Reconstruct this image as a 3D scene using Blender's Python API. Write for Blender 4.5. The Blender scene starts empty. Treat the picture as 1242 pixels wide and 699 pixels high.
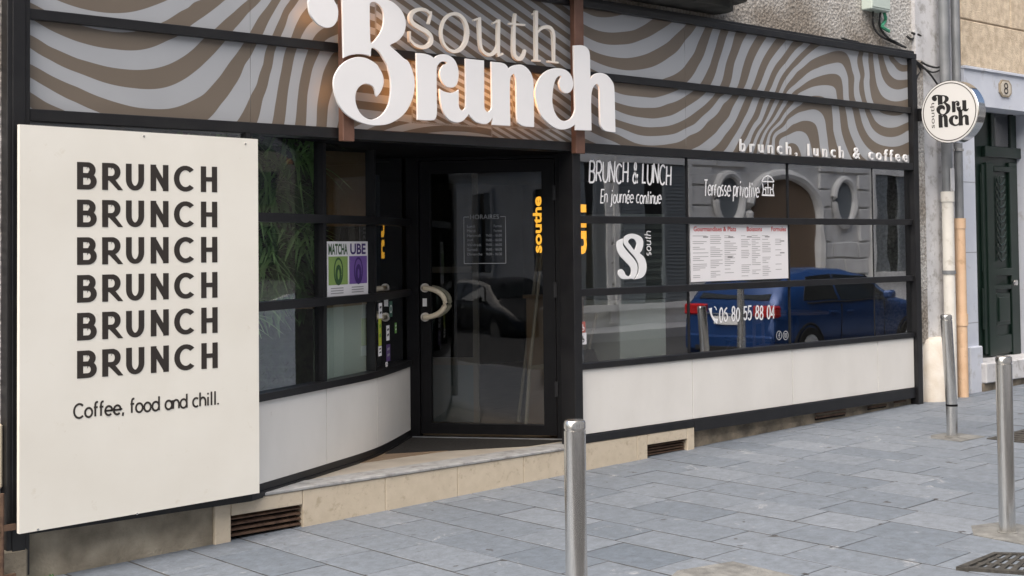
import bpy, bmesh, math, random
import numpy as np
from mathutils import Vector, Matrix
rnd = random.Random(7)
S = bpy.context.scene
COL = S.collection
PI = math.pi
# ------------------------------------------------------------------ camera
YAW, PITCH, ROLL, FOC, CY0 = 0.733429, 0.0320420, 0.0104658, 1631.53, 246.8156   # focal length in pixels of a 1242 wide frame
CAMP = Vector((0, -6.9, 1.66))
def cam_axes():
    cy, sy = math.cos(YAW), math.sin(YAW)
    f = Vector((sy, cy, 0)); r = Vector((cy, -sy, 0)); d = Vector((0, 0, -1))
    f2 = f*math.cos(PITCH)-d*math.sin(PITCH); d2 = d*math.cos(PITCH)+f*math.sin(PITCH)
    return r*math.cos(ROLL)+d2*math.sin(ROLL), -r*math.sin(ROLL)+d2*math.cos(ROLL), f2
AX, AD, AF = cam_axes()
cam = bpy.data.cameras.new('camera'); camo = bpy.data.objects.new('camera', cam); COL.objects.link(camo)
M3 = Matrix((AX, -AD, -AF)).transposed()
camo.matrix_world = Matrix.Translation(CAMP) @ M3.to_4x4()
cam.sensor_width = 36; cam.lens = FOC/1242*36; cam.shift_y = -(349.5-CY0)/1242; cam.clip_end = 800; cam.clip_start = 0.05
S.camera = camo
def at(px, py, y=0.0):            # photo pixel -> point on the upright plane at depth y
    d = AX*((px-621)/FOC)+AD*((py-CY0)/FOC)+AF
    return CAMP+d*((y-CAMP.y)/d.y)
def proj(p):
    v = Vector(p)-CAMP; z = v.dot(AF)
    return 621+FOC*v.dot(AX)/z, CY0+FOC*v.dot(AD)/z
# ------------------------------------------------------------------ light
SUN_EL, SUN_AZ = math.radians(56), math.radians(-163)      # azimuth of the sun's direction in the xy plane, from +x
w = bpy.data.worlds.new('World'); S.world = w; w.use_nodes = True
nt = w.node_tree; bg = nt.nodes['Background']
sky = nt.nodes.new('ShaderNodeTexSky'); sky.sky_type = 'NISHITA'; sky.sun_disc = False
sky.sun_elevation = SUN_EL; sky.sun_rotation = PI/2-SUN_AZ; sky.air_density = 1.0; sky.dust_density = 5.0; sky.ozone_density = 1.0
nt.links.new(sky.outputs[0], bg.inputs[0]); bg.inputs[1].default_value = 0.060
sl = bpy.data.lights.new('sun', 'SUN'); sl.energy = 1.85; sl.angle = math.radians(95); sl.color = (1.0, 0.93, 0.84)
so = bpy.data.objects.new('sun', sl); COL.objects.link(so)
sd = Vector((math.cos(SUN_AZ)*math.cos(SUN_EL), math.sin(SUN_AZ)*math.cos(SUN_EL), math.sin(SUN_EL)))
so.rotation_euler = sd.to_track_quat('Z', 'Y').to_euler(); so.location = (0, -20, 30)
S.view_settings.view_transform = 'Standard'; S.view_settings.look = 'None'; S.view_settings.gamma = 1
S.view_settings.exposure = 1.84
S.cycles.use_denoising = True; S.cycles.max_bounces = 8; S.cycles.glossy_bounces = 5; S.cycles.transparent_max_bounces = 12
S.cycles.sample_clamp_indirect = 4.0
# ------------------------------------------------------------------ materials
def nodes(m):
    m.use_nodes = True
    return m.node_tree, m.node_tree.nodes['Principled BSDF']
def mk(name, col, rough=.6, metal=0., col2=None, scale=6., detail=5., bump=0., bscale=60., spec=.5, lo=.35, hi=.65, stretch=None):
    m = bpy.data.materials.new(name); t, b = nodes(m)
    b.inputs['Base Color'].default_value = (*col, 1); b.inputs['Roughness'].default_value = rough
    b.inputs['Metallic'].default_value = metal; b.inputs['Specular IOR Level'].default_value = spec
    tc = t.nodes.new('ShaderNodeTexCoord'); src = tc.outputs['Object']
    if stretch:
        mp = t.nodes.new('ShaderNodeMapping'); mp.inputs['Scale'].default_value = stretch
        t.links.new(src, mp.inputs[0]); src = mp.outputs[0]
    if col2:
        n = t.nodes.new('ShaderNodeTexNoise'); n.inputs['Scale'].default_value = scale; n.inputs['Detail'].default_value = detail
        t.links.new(src, n.inputs['Vector'])
        r = t.nodes.new('ShaderNodeValToRGB'); r.color_ramp.elements[0].position = lo; r.color_ramp.elements[1].position = hi
        r.color_ramp.elements[0].color = (*col, 1); r.color_ramp.elements[1].color = (*col2, 1)
        t.links.new(n.outputs[0], r.inputs[0]); t.links.new(r.outputs[0], b.inputs['Base Color'])
    if bump:
        n2 = t.nodes.new('ShaderNodeTexNoise'); n2.inputs['Scale'].default_value = bscale; n2.inputs['Detail'].default_value = 4
        t.links.new(src, n2.inputs['Vector'])
        bp = t.nodes.new('ShaderNodeBump'); bp.inputs['Strength'].default_value = bump; bp.inputs['Distance'].default_value = .02
        t.links.new(n2.outputs[0], bp.inputs['Height']); t.links.new(bp.outputs[0], b.inputs['Normal'])
    return m
def emit(name, col, s):
    m = bpy.data.materials.new(name); t, b = nodes(m)
    b.inputs['Base Color'].default_value = (*col, 1); b.inputs['Emission Color'].default_value = (*col, 1); b.inputs['Emission Strength'].default_value = s
    return m
def glass(name, tint, k, add=.02, waves=0.):
    m = bpy.data.materials.new(name); m.use_nodes = True; t = m.node_tree; t.nodes.clear()
    out = t.nodes.new('ShaderNodeOutputMaterial'); mx = t.nodes.new('ShaderNodeMixShader')
    tr = t.nodes.new('ShaderNodeBsdfTransparent'); tr.inputs[0].default_value = (*tint, 1)
    gl = t.nodes.new('ShaderNodeBsdfGlossy'); gl.inputs['Roughness'].default_value = 0.012; gl.inputs[0].default_value = (.95, .97, 1, 1)
    fr = t.nodes.new('ShaderNodeFresnel'); fr.inputs[0].default_value = 1.5
    ma = t.nodes.new('ShaderNodeMath'); ma.operation = 'MULTIPLY_ADD'; ma.inputs[1].default_value = k; ma.inputs[2].default_value = add; ma.use_clamp = True
    tc = t.nodes.new('ShaderNodeTexCoord'); wn = t.nodes.new('ShaderNodeTexNoise'); wn.inputs['Scale'].default_value = 2.2; wn.inputs['Detail'].default_value = 1
    wb = t.nodes.new('ShaderNodeBump'); wb.inputs['Strength'].default_value = .15; wb.inputs['Distance'].default_value = .004
    t.links.new(tc.outputs['Object'], wn.inputs['Vector']); t.links.new(wn.outputs[0], wb.inputs['Height']); t.links.new(wb.outputs[0], gl.inputs['Normal'])
    ge = t.nodes.new('ShaderNodeNewGeometry'); su = t.nodes.new('ShaderNodeMath'); su.operation = 'SUBTRACT'; su.use_clamp = True     # only the outer face of the pane mirrors
    t.links.new(fr.outputs[0], ma.inputs[0]); t.links.new(ma.outputs[0], su.inputs[0]); t.links.new(ge.outputs['Backfacing'], su.inputs[1]); t.links.new(su.outputs[0], mx.inputs[0])
    t.links.new(tr.outputs[0], mx.inputs[1]); t.links.new(gl.outputs[0], mx.inputs[2]); t.links.new(mx.outputs[0], out.inputs[0])
    return m
black = mk('black aluminium', (.009, .009, .0105), .36, 0, (.014, .014, .015), 8, spec=.42)
black_shaded = mk('black aluminium recess shade', (.004, .004, .005), .45, 0, (.006, .006, .007), 8, spec=.18)  # darker, duller copy of black aluminium: recess shade put into the colour
blackm = mk('matt black', (.004, .004, .0045), .7, spec=.1)
cream = mk('cream board', (.735, .705, .63), .45, 0, (.79, .765, .695), 1.6, 8, .03, 3, lo=.3, hi=.6)
whitep = mk('white lacquered panel', (.69, .67, .63), .38, 0, (.745, .725, .685), 2.2, 8, lo=.3, hi=.6, stretch=(1.5, 1.5, .9))
ink = mk('dark brown lettering', (.028, .022, .018), .5)
inkb = mk('black lettering', (.012, .011, .011), .5)
letterw = mk('white sign lacquer', (.80, .795, .795), .35, 0, (.82, .81, .81), 3)
letterc = mk('cream letter lacquer', (.82, .77, .70), .4)
copper = mk('bronze post', (.16, .085, .06), .42, .35, (.20, .105, .075), 10)
vinyl = mk('white vinyl', (.80, .80, .80), .5)
vinylgrey = mk('grey vinyl', (.35, .36, .37), .5)
stone = mk('beige limestone', (.53, .455, .345), .6, 0, (.59, .51, .395), 14, 10, .12, 90, lo=.3, hi=.7)
stoneold = mk('dirty brown stone', (.10, .085, .065), .85, 0, (.27, .225, .165), 7, 8, .5, 40)
stucco = mk('stained plinth render', (.19, .165, .125), .9, 0, (.36, .32, .25), 5, 8, .4, 60)
nosing = mk('grey stone nosing', (.28, .28, .28), .55, 0, (.38, .38, .375), 16, 8)
floortile = mk('entry floor tile', (.33, .29, .24), .5, 0, (.40, .36, .30), 5)
mat_dark = mk('dark doormat', (.022, .021, .02), .95, 0, (.036, .034, .032), 60, spec=.1)
paleston = mk('pale painted stone', (.50, .50, .51), .75, 0, (.64, .64, .65), 3, 8, .15, 60)
paleblue = mk('pale blue grey render', (.52, .55, .62), .75, 0, (.60, .63, .69), 3, 8, .1, 60)
tanst = mk('tan bush hammered stone', (.50, .40, .285), .85, 0, (.70, .585, .435), 14, 10, .5, 70)
greendoor = mk('dark green paint', (.005, .014, .010), .33, 0, (.008, .020, .014), 5, spec=.45)
pipegrey = mk('grey zinc pipe', (.17, .18, .19), .5, .3, (.24, .25, .26), 5)
pipecream = mk('cream painted pipe', (.62, .60, .55), .55, 0, (.70, .68, .63), 5)
pipetan = mk('salmon tan pipe', (.60, .40, .25), .55, 0, (.68, .48, .32), 5)
cablem = mk('black cable', (.02, .02, .02), .6)
boxm = mk('pale green box plastic', (.48, .55, .50), .5)
greenm = mk('green tape', (.07, .35, .20), .5)
steel = mk('brushed stainless steel', (.62, .61, .59), .22, 1.0, (.74, .73, .70), 30, 3, .02, 200, stretch=(8, 8, .4))
castiron = mk('cast iron', (.035, .033, .030), .7, .3, (.075, .07, .06), 25, 6, .3, 90)
rust = mk('rusty iron', (.07, .04, .028), .8, .2, (.14, .085, .055), 20)
cement = mk('cement patch', (.11, .11, .105), .9, 0, (.20, .20, .19), 12, 8, .3, 70)
asphalt = mk('asphalt', (.045, .045, .047), .9, 0, (.07, .07, .07), 30, 8, .4, 120)
kerbm = mk('granite kerb', (.30, .30, .31), .8, 0, (.38, .38, .39), 40, 6, .2, 90)
paperw = mk('white paper', (.78, .76, .77), .6)
redink = mk('red ink', (.55, .06, .06), .6)
greyink = mk('grey ink', (.30, .29, .29), .6)
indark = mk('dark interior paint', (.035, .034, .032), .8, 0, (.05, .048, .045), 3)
intan = mk('tan interior panel', (.27, .18, .11), .7, 0, (.33, .225, .14), 2)
inpale = mk('pale interior panel', (.50, .54, .50), .6)
infloor = mk('interior wood floor', (.16, .11, .07), .5, 0, (.24, .17, .11), 4, 6, 0, 60, .5, .35, .65, (1, 8, 1))
cream_h = mk('cream enamel handle', (.66, .58, .44), .3)
neon = emit('amber neon', (1.0, .47, .045), .45)
led = emit('warm led strip', (1.0, .45, .12), 1.6)
gl_right = glass('reflective shop glass', (.86, .88, .87), 5.2, .05)
gl_left = glass('clear shop glass', (.94, .97, .95), 3.0, .02)
gl_door = glass('door glass', (.80, .82, .82), 1.1, .01)
carblue = mk('blue car paint', (.010, .046, .165), .22, .3, spec=.7)
cardark = mk('dark grey car paint', (.03, .032, .036), .25, .2, spec=.7)
carglass = mk('car window', (.015, .018, .02), .05, spec=.8)
rubber = mk('tyre rubber', (.015, .015, .015), .8)
lampred = mk('red lamp plastic', (.45, .012, .015), .2)
oppst = mk('opposite building limestone', (.66, .65, .63), .85, 0, (.80, .79, .77), 2, 8)
shutter = mk('grey shutter', (.20, .22, .235), .6)
wooddoor = mk('brown arched door', (.20, .14, .095), .6)
def leafmat(name, a, b):
    return mk(name, a, .5, 0, b, 3)
leafa = leafmat('dark green leaf', (.07, .16, .05), (.12, .26, .08))
leafb = leafmat('fresh green leaf', (.24, .44, .15), (.38, .58, .24))
leafc = leafmat('mid green leaf', (.12, .25, .08), (.20, .36, .13))
def roughcast():
    m = bpy.data.materials.new('roughcast render'); t, b = nodes(m); L = t.links
    b.inputs['Roughness'].default_value = .95; b.inputs['Specular IOR Level'].default_value = .2
    tc = t.nodes.new('ShaderNodeTexCoord')
    v = t.nodes.new('ShaderNodeTexVoronoi'); v.inputs['Scale'].default_value = 38; L.new(tc.outputs['Object'], v.inputs['Vector'])
    n = t.nodes.new('ShaderNodeTexNoise'); n.inputs['Scale'].default_value = 34; n.inputs['Detail'].default_value = 8; n.inputs['Roughness'].default_value = .7
    L.new(tc.outputs['Object'], n.inputs['Vector'])
    n2 = t.nodes.new('ShaderNodeTexNoise'); n2.inputs['Scale'].default_value = 1.3; n2.inputs['Detail'].default_value = 6; L.new(tc.outputs['Object'], n2.inputs['Vector'])
    r = t.nodes.new('ShaderNodeValToRGB'); r.color_ramp.elements[0].position = .34; r.color_ramp.elements[1].position = .60
    r.color_ramp.elements[0].color = (.24, .225, .205, 1); r.color_ramp.elements[1].color = (.60, .59, .565, 1); L.new(n.outputs[0], r.inputs[0])
    r2 = t.nodes.new('ShaderNodeValToRGB'); r2.color_ramp.elements[0].position = .38; r2.color_ramp.elements[1].position = .6
    r2.color_ramp.elements[0].color = (.52, .47, .42, 1); r2.color_ramp.elements[1].color = (1, 1, 1, 1); L.new(n2.outputs[0], r2.inputs[0])
    mx = t.nodes.new('ShaderNodeMix'); mx.data_type = 'RGBA'; mx.blend_type = 'MULTIPLY'; mx.inputs[0].default_value = 1
    L.new(r.outputs[0], mx.inputs[6]); L.new(r2.outputs[0], mx.inputs[7]); L.new(mx.outputs[2], b.inputs['Base Color'])
    ad = t.nodes.new('ShaderNodeMath'); ad.operation = 'ADD'; L.new(n.outputs[0], ad.inputs[0]); L.new(v.outputs[0], ad.inputs[1])
    bp = t.nodes.new('ShaderNodeBump'); bp.inputs['Strength'].default_value = .55; bp.inputs['Distance'].default_value = .02
    L.new(ad.outputs[0], bp.inputs['Height']); L.new(bp.outputs[0], b.inputs['Normal'])
    return m
rcast = roughcast()
def wavemat():
    m = bpy.data.materials.new('printed wave panel'); t, b = nodes(m); L = t.links
    a = t.nodes.new('ShaderNodeAttribute'); a.attribute_name = 'phase'
    mo = t.nodes.new('ShaderNodeMath'); mo.operation = 'FLOORED_MODULO'; mo.inputs[1].default_value = 2; L.new(a.outputs['Fac'], mo.inputs[0])
    lt = t.nodes.new('ShaderNodeMath'); lt.operation = 'LESS_THAN'; lt.inputs[1].default_value = 1; L.new(mo.outputs[0], lt.inputs[0])
    mx = t.nodes.new('ShaderNodeMix'); mx.data_type = 'RGBA'; L.new(lt.outputs[0], mx.inputs[0])
    mx.inputs[6].default_value = (.152, .124, .097, 1); mx.inputs[7].default_value = (.355, .368, .388, 1)
    tc = t.nodes.new('ShaderNodeTexCoord'); n = t.nodes.new('ShaderNodeTexNoise'); n.inputs['Scale'].default_value = 2.5; n.inputs['Detail'].default_value = 6
    L.new(tc.outputs['Object'], n.inputs['Vector'])
    r = t.nodes.new('ShaderNodeValToRGB'); r.color_ramp.elements[0].color = (.88, .88, .88, 1); r.color_ramp.elements[1].color = (1.06, 1.06, 1.06, 1); L.new(n.outputs[0], r.inputs[0])
    m2 = t.nodes.new('ShaderNodeMix'); m2.data_type = 'RGBA'; m2.blend_type = 'MULTIPLY'; m2.inputs[0].default_value = 1
    L.new(mx.outputs[2], m2.inputs[6]); L.new(r.outputs[0], m2.inputs[7]); L.new(m2.outputs[2], b.inputs['Base Color'])
    b.inputs['Roughness'].default_value = .42
    return m
wave = wavemat()
def pavemat():
    m = bpy.data.materials.new('slate grey paving'); t, b = nodes(m); L = t.links
    a = t.nodes.new('ShaderNodeAttribute'); a.attribute_name = 'tone'
    r = t.nodes.new('ShaderNodeValToRGB'); r.color_ramp.elements[0].color = (.112, .135, .165, 1); r.color_ramp.elements[1].color = (.192, .214, .245, 1)
    L.new(a.outputs['Fac'], r.inputs[0])
    tc = t.nodes.new('ShaderNodeTexCoord')
    n = t.nodes.new('ShaderNodeTexNoise'); n.inputs['Scale'].default_value = 16; n.inputs['Detail'].default_value = 12; n.inputs['Roughness'].default_value = .78; L.new(tc.outputs['Object'], n.inputs['Vector'])
    r2 = t.nodes.new('ShaderNodeValToRGB'); r2.color_ramp.elements[0].position = .3; r2.color_ramp.elements[1].position = .72
    r2.color_ramp.elements[0].color = (.70, .69, .67, 1); r2.color_ramp.elements[1].color = (1.28, 1.28, 1.28, 1); L.new(n.outputs[0], r2.inputs[0])
    mx = t.nodes.new('ShaderNodeMix'); mx.data_type = 'RGBA'; mx.blend_type = 'MULTIPLY'; mx.inputs[0].default_value = 1
    L.new(r.outputs[0], mx.inputs[6]); L.new(r2.outputs[0], mx.inputs[7])
    # pale scuffs and dark spots
    n3 = t.nodes.new('ShaderNodeTexNoise'); n3.inputs['Scale'].default_value = 3.4; n3.inputs['Detail'].default_value = 9; n3.inputs['Roughness'].default_value = .75; n3.inputs['Distortion'].default_value = .6
    L.new(tc.outputs['Object'], n3.inputs['Vector'])
    r3 = t.nodes.new('ShaderNodeValToRGB'); r3.color_ramp.elements[0].position = .60; r3.color_ramp.elements[1].position = .70; L.new(n3.outputs[0], r3.inputs[0])
    m2 = t.nodes.new('ShaderNodeMix'); m2.data_type = 'RGBA'; L.new(r3.outputs[0], m2.inputs[0]); L.new(mx.outputs[2], m2.inputs[6]); m2.inputs[7].default_value = (.36, .37, .38, 1)
    n4 = t.nodes.new('ShaderNodeTexNoise'); n4.inputs['Scale'].default_value = 11; n4.inputs['Detail'].default_value = 3; L.new(tc.outputs['Object'], n4.inputs['Vector'])
    r4 = t.nodes.new('ShaderNodeValToRGB'); r4.color_ramp.elements[0].position = .70; r4.color_ramp.elements[1].position = .73; L.new(n4.outputs[0], r4.inputs[0])
    m3 = t.nodes.new('ShaderNodeMix'); m3.data_type = 'RGBA'; L.new(r4.outputs[0], m3.inputs[0]); L.new(m2.outputs[2], m3.inputs[6]); m3.inputs[7].default_value = (.055, .055, .058, 1)
    L.new(m3.outputs[2], b.inputs['Base Color'])
    b.inputs['Roughness'].default_value = .62
    n5 = t.nodes.new('ShaderNodeTexNoise'); n5.inputs['Scale'].default_value = 45; n5.inputs['Detail'].default_value = 6; L.new(tc.outputs['Object'], n5.inputs['Vector'])
    bp = t.nodes.new('ShaderNodeBump'); bp.inputs['Strength'].default_value = .35; bp.inputs['Distance'].default_value = .01
    L.new(n5.outputs[0], bp.inputs['Height']); L.new(bp.outputs[0], b.inputs['Normal'])
    return m
pave = pavemat()
def specks(m, scale, lo, hi, mul):
    t = m.node_tree; b = t.nodes['Principled BSDF']; src = b.inputs['Base Color'].links[0].from_socket
    tc = t.nodes.new('ShaderNodeTexCoord'); n = t.nodes.new('ShaderNodeTexNoise'); n.inputs['Scale'].default_value = scale; n.inputs['Detail'].default_value = 6; n.inputs['Roughness'].default_value = .7
    t.links.new(tc.outputs['Object'], n.inputs['Vector'])
    r = t.nodes.new('ShaderNodeValToRGB'); r.color_ramp.elements[0].position = lo; r.color_ramp.elements[1].position = hi
    r.color_ramp.elements[0].color = (1, 1, 1, 1); r.color_ramp.elements[1].color = (mul, mul*.97, mul*.92, 1); t.links.new(n.outputs[0], r.inputs[0])
    x = t.nodes.new('ShaderNodeMix'); x.data_type = 'RGBA'; x.blend_type = 'MULTIPLY'; x.inputs[0].default_value = 1
    t.links.new(src, x.inputs[6]); t.links.new(r.outputs[0], x.inputs[7]); t.links.new(x.outputs[2], b.inputs['Base Color'])
specks(whitep, 14, .66, .76, .80); specks(cream, 9, .62, .75, .88); specks(paleston, 8, .52, .66, .6); specks(paleblue, 6, .56, .70, .75); specks(pipecream, 12, .55, .7, .7); specks(pipetan, 12, .55, .7, .75); specks(stone, 18, .56, .68, .78); specks(nosing, 10, .5, .65, .65)
# ------------------------------------------------------------------ object helpers
def wloc(o):
    v = Vector((0, 0, 0))
    while o is not None:
        v += o.location; o = o.parent
    return v
def link(name, me, m, parent=None, smooth=False):
    if m is not None:
        me.materials.clear(); me.materials.append(m)
    if smooth:
        for p in me.polygons: p.use_smooth = True
    o = bpy.data.objects.new(name, me); COL.objects.link(o)
    if parent is not None:
        me.transform(Matrix.Translation(-wloc(parent))); o.parent = parent
    else:                                   # origin at the base centre
        vs = [v.co for v in me.vertices]
        c = Vector((sum(v.x for v in vs)/len(vs), sum(v.y for v in vs)/len(vs), min(v.z for v in vs)))
        me.transform(Matrix.Translation(-c)); o.location = c
    return o
def tag(o, label=None, cat=None, group=None, kind=None):
    if label: o['label'] = label
    if cat: o['category'] = cat
    if group: o['group'] = group
    if kind: o['kind'] = kind
    return o
def thing(name, loc, label, cat, group=None):
    o = bpy.data.objects.new(name, None); COL.objects.link(o); o.location = loc; o.empty_display_size = .1
    return tag(o, label, cat, group)
def dup(root, loc, label=None, rotz=None):
    r = root.copy(); COL.objects.link(r); r.location = loc
    if rotz is not None: r.rotation_euler = (0, 0, rotz)
    if label: r['label'] = label
    for ch in [c for c in bpy.data.objects if c.parent == root]:
        c = ch.copy(); COL.objects.link(c); c.parent = r
        for g in [q for q in bpy.data.objects if q.parent == ch]:
            d = g.copy(); COL.objects.link(d); d.parent = c
    return r
class MB:
    def __init__(s): s.bm = bmesh.new()
    def box(s, x0, x1, y0, y1, z0, z1, bev=0.):
        r = bmesh.ops.create_cube(s.bm, size=1); vs = r['verts']
        for v in vs: v.co = Vector(((x0+x1)/2+v.co.x*(x1-x0), (y0+y1)/2+v.co.y*(y1-y0), (z0+z1)/2+v.co.z*(z1-z0)))
        if bev:
            es = list({e for v in vs for e in v.link_edges})
            bmesh.ops.bevel(s.bm, geom=es, offset=bev, segments=1, profile=.5, affect='EDGES')
        return s
    def face(s, pts):
        s.bm.faces.new([s.bm.verts.new(p) for p in pts]); return s
    def hull(s, a, b):                      # two matching rings joined and capped
        va = [s.bm.verts.new(p) for p in a]; vb = [s.bm.verts.new(p) for p in b]; n = len(a)
        for i in range(n): s.bm.faces.new((va[i], va[(i+1) % n], vb[(i+1) % n], vb[i]))
        s.bm.faces.new(va[::-1]); s.bm.faces.new(vb); return s
    def prism(s, xy, z0, z1): return s.hull([(x, y, z0) for x, y in xy], [(x, y, z1) for x, y in xy])
    def band(s, xy, o0, o1, z0, z1):        # a strip that follows a plan curve between two sideways offsets
        n = len(xy); P = [Vector((*p, 0)) for p in xy]; Nn = []
        for i in range(n):
            d = (P[min(i+1, n-1)]-P[max(i-1, 0)]).normalized(); Nn.append(Vector((d.y, -d.x, 0)))
        rings = []
        for p, q in zip(P, Nn):
            a = p+q*o0; b = p+q*o1
            rings.append([s.bm.verts.new((c.x, c.y, z)) for c, z in ((a, z0), (b, z0), (b, z1), (a, z1))])
        for r0, r1 in zip(rings, rings[1:]):
            for i in range(4): s.bm.faces.new((r0[i], r0[(i+1) % 4], r1[(i+1) % 4], r1[i]))
        s.bm.faces.new(rings[0][::-1]); s.bm.faces.new(rings[-1]); return s
    def tube(s, pts, r, n=8, caps=True):
        P = [Vector(p) for p in pts]; rings = []
        up = Vector((0, 0, 1))
        for i, p in enumerate(P):
            d = (P[min(i+1, len(P)-1)]-P[max(i-1, 0)]).normalized()
            u = d.cross(up)
            if u.length < .05: u = d.cross(Vector((1, 0, 0)))
            u.normalize(); v = u.cross(d)
            rr = r[i] if isinstance(r, (list, tuple)) else r
            rings.append([s.bm.verts.new(p+(u*math.cos(a)+v*math.sin(a))*rr) for a in [2*PI*k/n for k in range(n)]])
        for a, b in zip(rings, rings[1:]):
            for i in range(n): s.bm.faces.new((a[i], a[(i+1) % n], b[(i+1) % n], b[i]))
        if caps:
            s.bm.faces.new(rings[0][::-1]); s.bm.faces.new(rings[-1])
        return s
    def lathe(s, prof, c, axis='z', n=32):   # prof: (radius, height)
        rings = []
        for r, h in prof:
            ring = []
            for k in range(n):
                a = 2*PI*k/n
                q = {'z': (r*math.cos(a), r*math.sin(a), h), 'x': (h, r*math.cos(a), r*math.sin(a)), 'y': (r*math.cos(a), h, r*math.sin(a))}[axis]
                ring.append(s.bm.verts.new(Vector(c)+Vector(q)))
            rings.append(ring)
        for a, b in zip(rings, rings[1:]):
            for i in range(n): s.bm.faces.new((a[i], a[(i+1) % n], b[(i+1) % n], b[i]))
        s.bm.faces.new(rings[0][::-1]); s.bm.faces.new(rings[-1]); return s
    def mesh(s):
        bmesh.ops.recalc_face_normals(s.bm, faces=s.bm.faces)
        me = bpy.data.meshes.new('m'); s.bm.to_mesh(me); s.bm.free(); return me
    def build(s, name, m, parent=None, smooth=False):
        o = link(name, s.mesh(), m, parent)
        if smooth:
            o.data.shade_smooth() if hasattr(o.data, 'shade_smooth') else None
            for p in o.data.polygons: p.use_smooth = True
            try: o.data.set_sharp_from_angle(angle=math.radians(35))
            except Exception: pass
        return o
def basis(O, U, V):                          # matrix taking (u, v, w) to the plane at O spanned by U, V
    U = Vector(U).normalized(); V = Vector(V).normalized(); W = U.cross(V)
    m = Matrix((U, V, W)).transposed().to_4x4(); m.translation = Vector(O); return m
def obj_mesh(cu):
    o = bpy.data.objects.new('tmp', cu); COL.objects.link(o)
    dg = bpy.context.evaluated_depsgraph_get(); dg.update()
    me = bpy.data.meshes.new_from_object(o.evaluated_get(dg))
    for p in me.polygons: p.use_smooth = False
    bpy.data.objects.remove(o); bpy.data.curves.remove(cu)
    return me
def text_mesh(s, O, U, V, width=None, height=None, thick=.0, space=1., bold=0.):
    cu = bpy.data.curves.new('t', 'FONT'); cu.body = s; cu.size = 1; cu.space_character = space; cu.extrude = .5 if thick else 0; cu.offset = bold
    cu.resolution_u = 3
    me = obj_mesh(cu); xs = [v.co.x for v in me.vertices]; ys = [v.co.y for v in me.vertices]
    x0, x1, y0, y1 = min(xs), max(xs), min(ys), max(ys)
    sx = width/(x1-x0) if width else None; sy = height/(y1-y0) if height else None
    sx = sx or sy; sy = sy or sx
    me.transform(Matrix.Diagonal((sx, sy, thick if thick else 1, 1)) @ Matrix.Translation((-x0, -y0, 0)))
    me.transform(basis(O, U, V)); return me
def outline_mesh(loops, y, thick):           # closed outlines (list of world x, z) cut as a plate facing -y with its front at y
    cu = bpy.data.curves.new('c', 'CURVE'); cu.dimensions = '2D'; cu.fill_mode = 'BOTH'; cu.extrude = thick/2-.002; cu.bevel_depth = .002; cu.bevel_resolution = 1
    for lp in loops:
        sp = cu.splines.new('POLY'); sp.points.add(len(lp)-1); sp.use_cyclic_u = True
        for p, q in zip(sp.points, lp): p.co = (q[0], q[1], 0, 1)
    me = obj_mesh(cu); me.transform(Matrix(((1, 0, 0, 0), (0, 0, -1, y+thick/2), (0, 1, 0, 0), (0, 0, 0, 1)))); return me
def smooth_loop(pts, n=5, closed=True):      # Catmull-Rom; a third element marks a corner
    N = len(pts); out = []
    for i in range(N if closed else N-1):
        p1 = pts[i]; p2 = pts[(i+1) % N]; p0 = pts[i-1] if (i > 0 or closed) else p1; p3 = pts[(i+2) % N] if (i+2 < N or closed) else p2
        if len(p1) > 2: p0 = p1
        if len(p2) > 2: p3 = p2
        for k in range(n):
            t = k/n
            out.append(tuple(.5*(2*p1[j]+(p2[j]-p0[j])*t+(2*p0[j]-5*p1[j]+4*p2[j]-p3[j])*t*t+(3*p1[j]-p0[j]-3*p2[j]+p3[j])*t**3) for j in (0, 1)))
    if not closed: out.append(tuple(pts[-1][:2]))
    return out
def ribbon(bm, pts, wd, mtx, w=0.):          # a flat stroke of constant width with mitred joints, in plane coordinates
    P = [Vector((*p, 0)) for p in pts]; n = len(P); L = []
    for i in range(n):
        a = (P[i]-P[i-1]).normalized() if i else None; b = (P[i+1]-P[i]).normalized() if i < n-1 else None
        if a is None: a = b
        if b is None: b = a
        t = a+b
        t = t.normalized() if t.length > .2 else a
        nn = Vector((-t.y, t.x, 0)); c = max(.45, nn.dot(Vector((-a.y, a.x, 0))))
        h = (wd[i] if isinstance(wd, list) else wd)/2/c
        L.append((bm.verts.new(mtx @ (P[i]+nn*h+Vector((0, 0, w)))), bm.verts.new(mtx @ (P[i]-nn*h+Vector((0, 0, w))))))
    for (a, b), (c, d) in zip(L, L[1:]): bm.faces.new((a, b, d, c))
def arc(cx, cy, rx, ry, a0, a1, n=12):
    return [(cx+rx*math.cos(math.radians(a0+(a1-a0)*k/n)), cy+ry*math.sin(math.radians(a0+(a1-a0)*k/n))) for k in range(n+1)]
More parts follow.
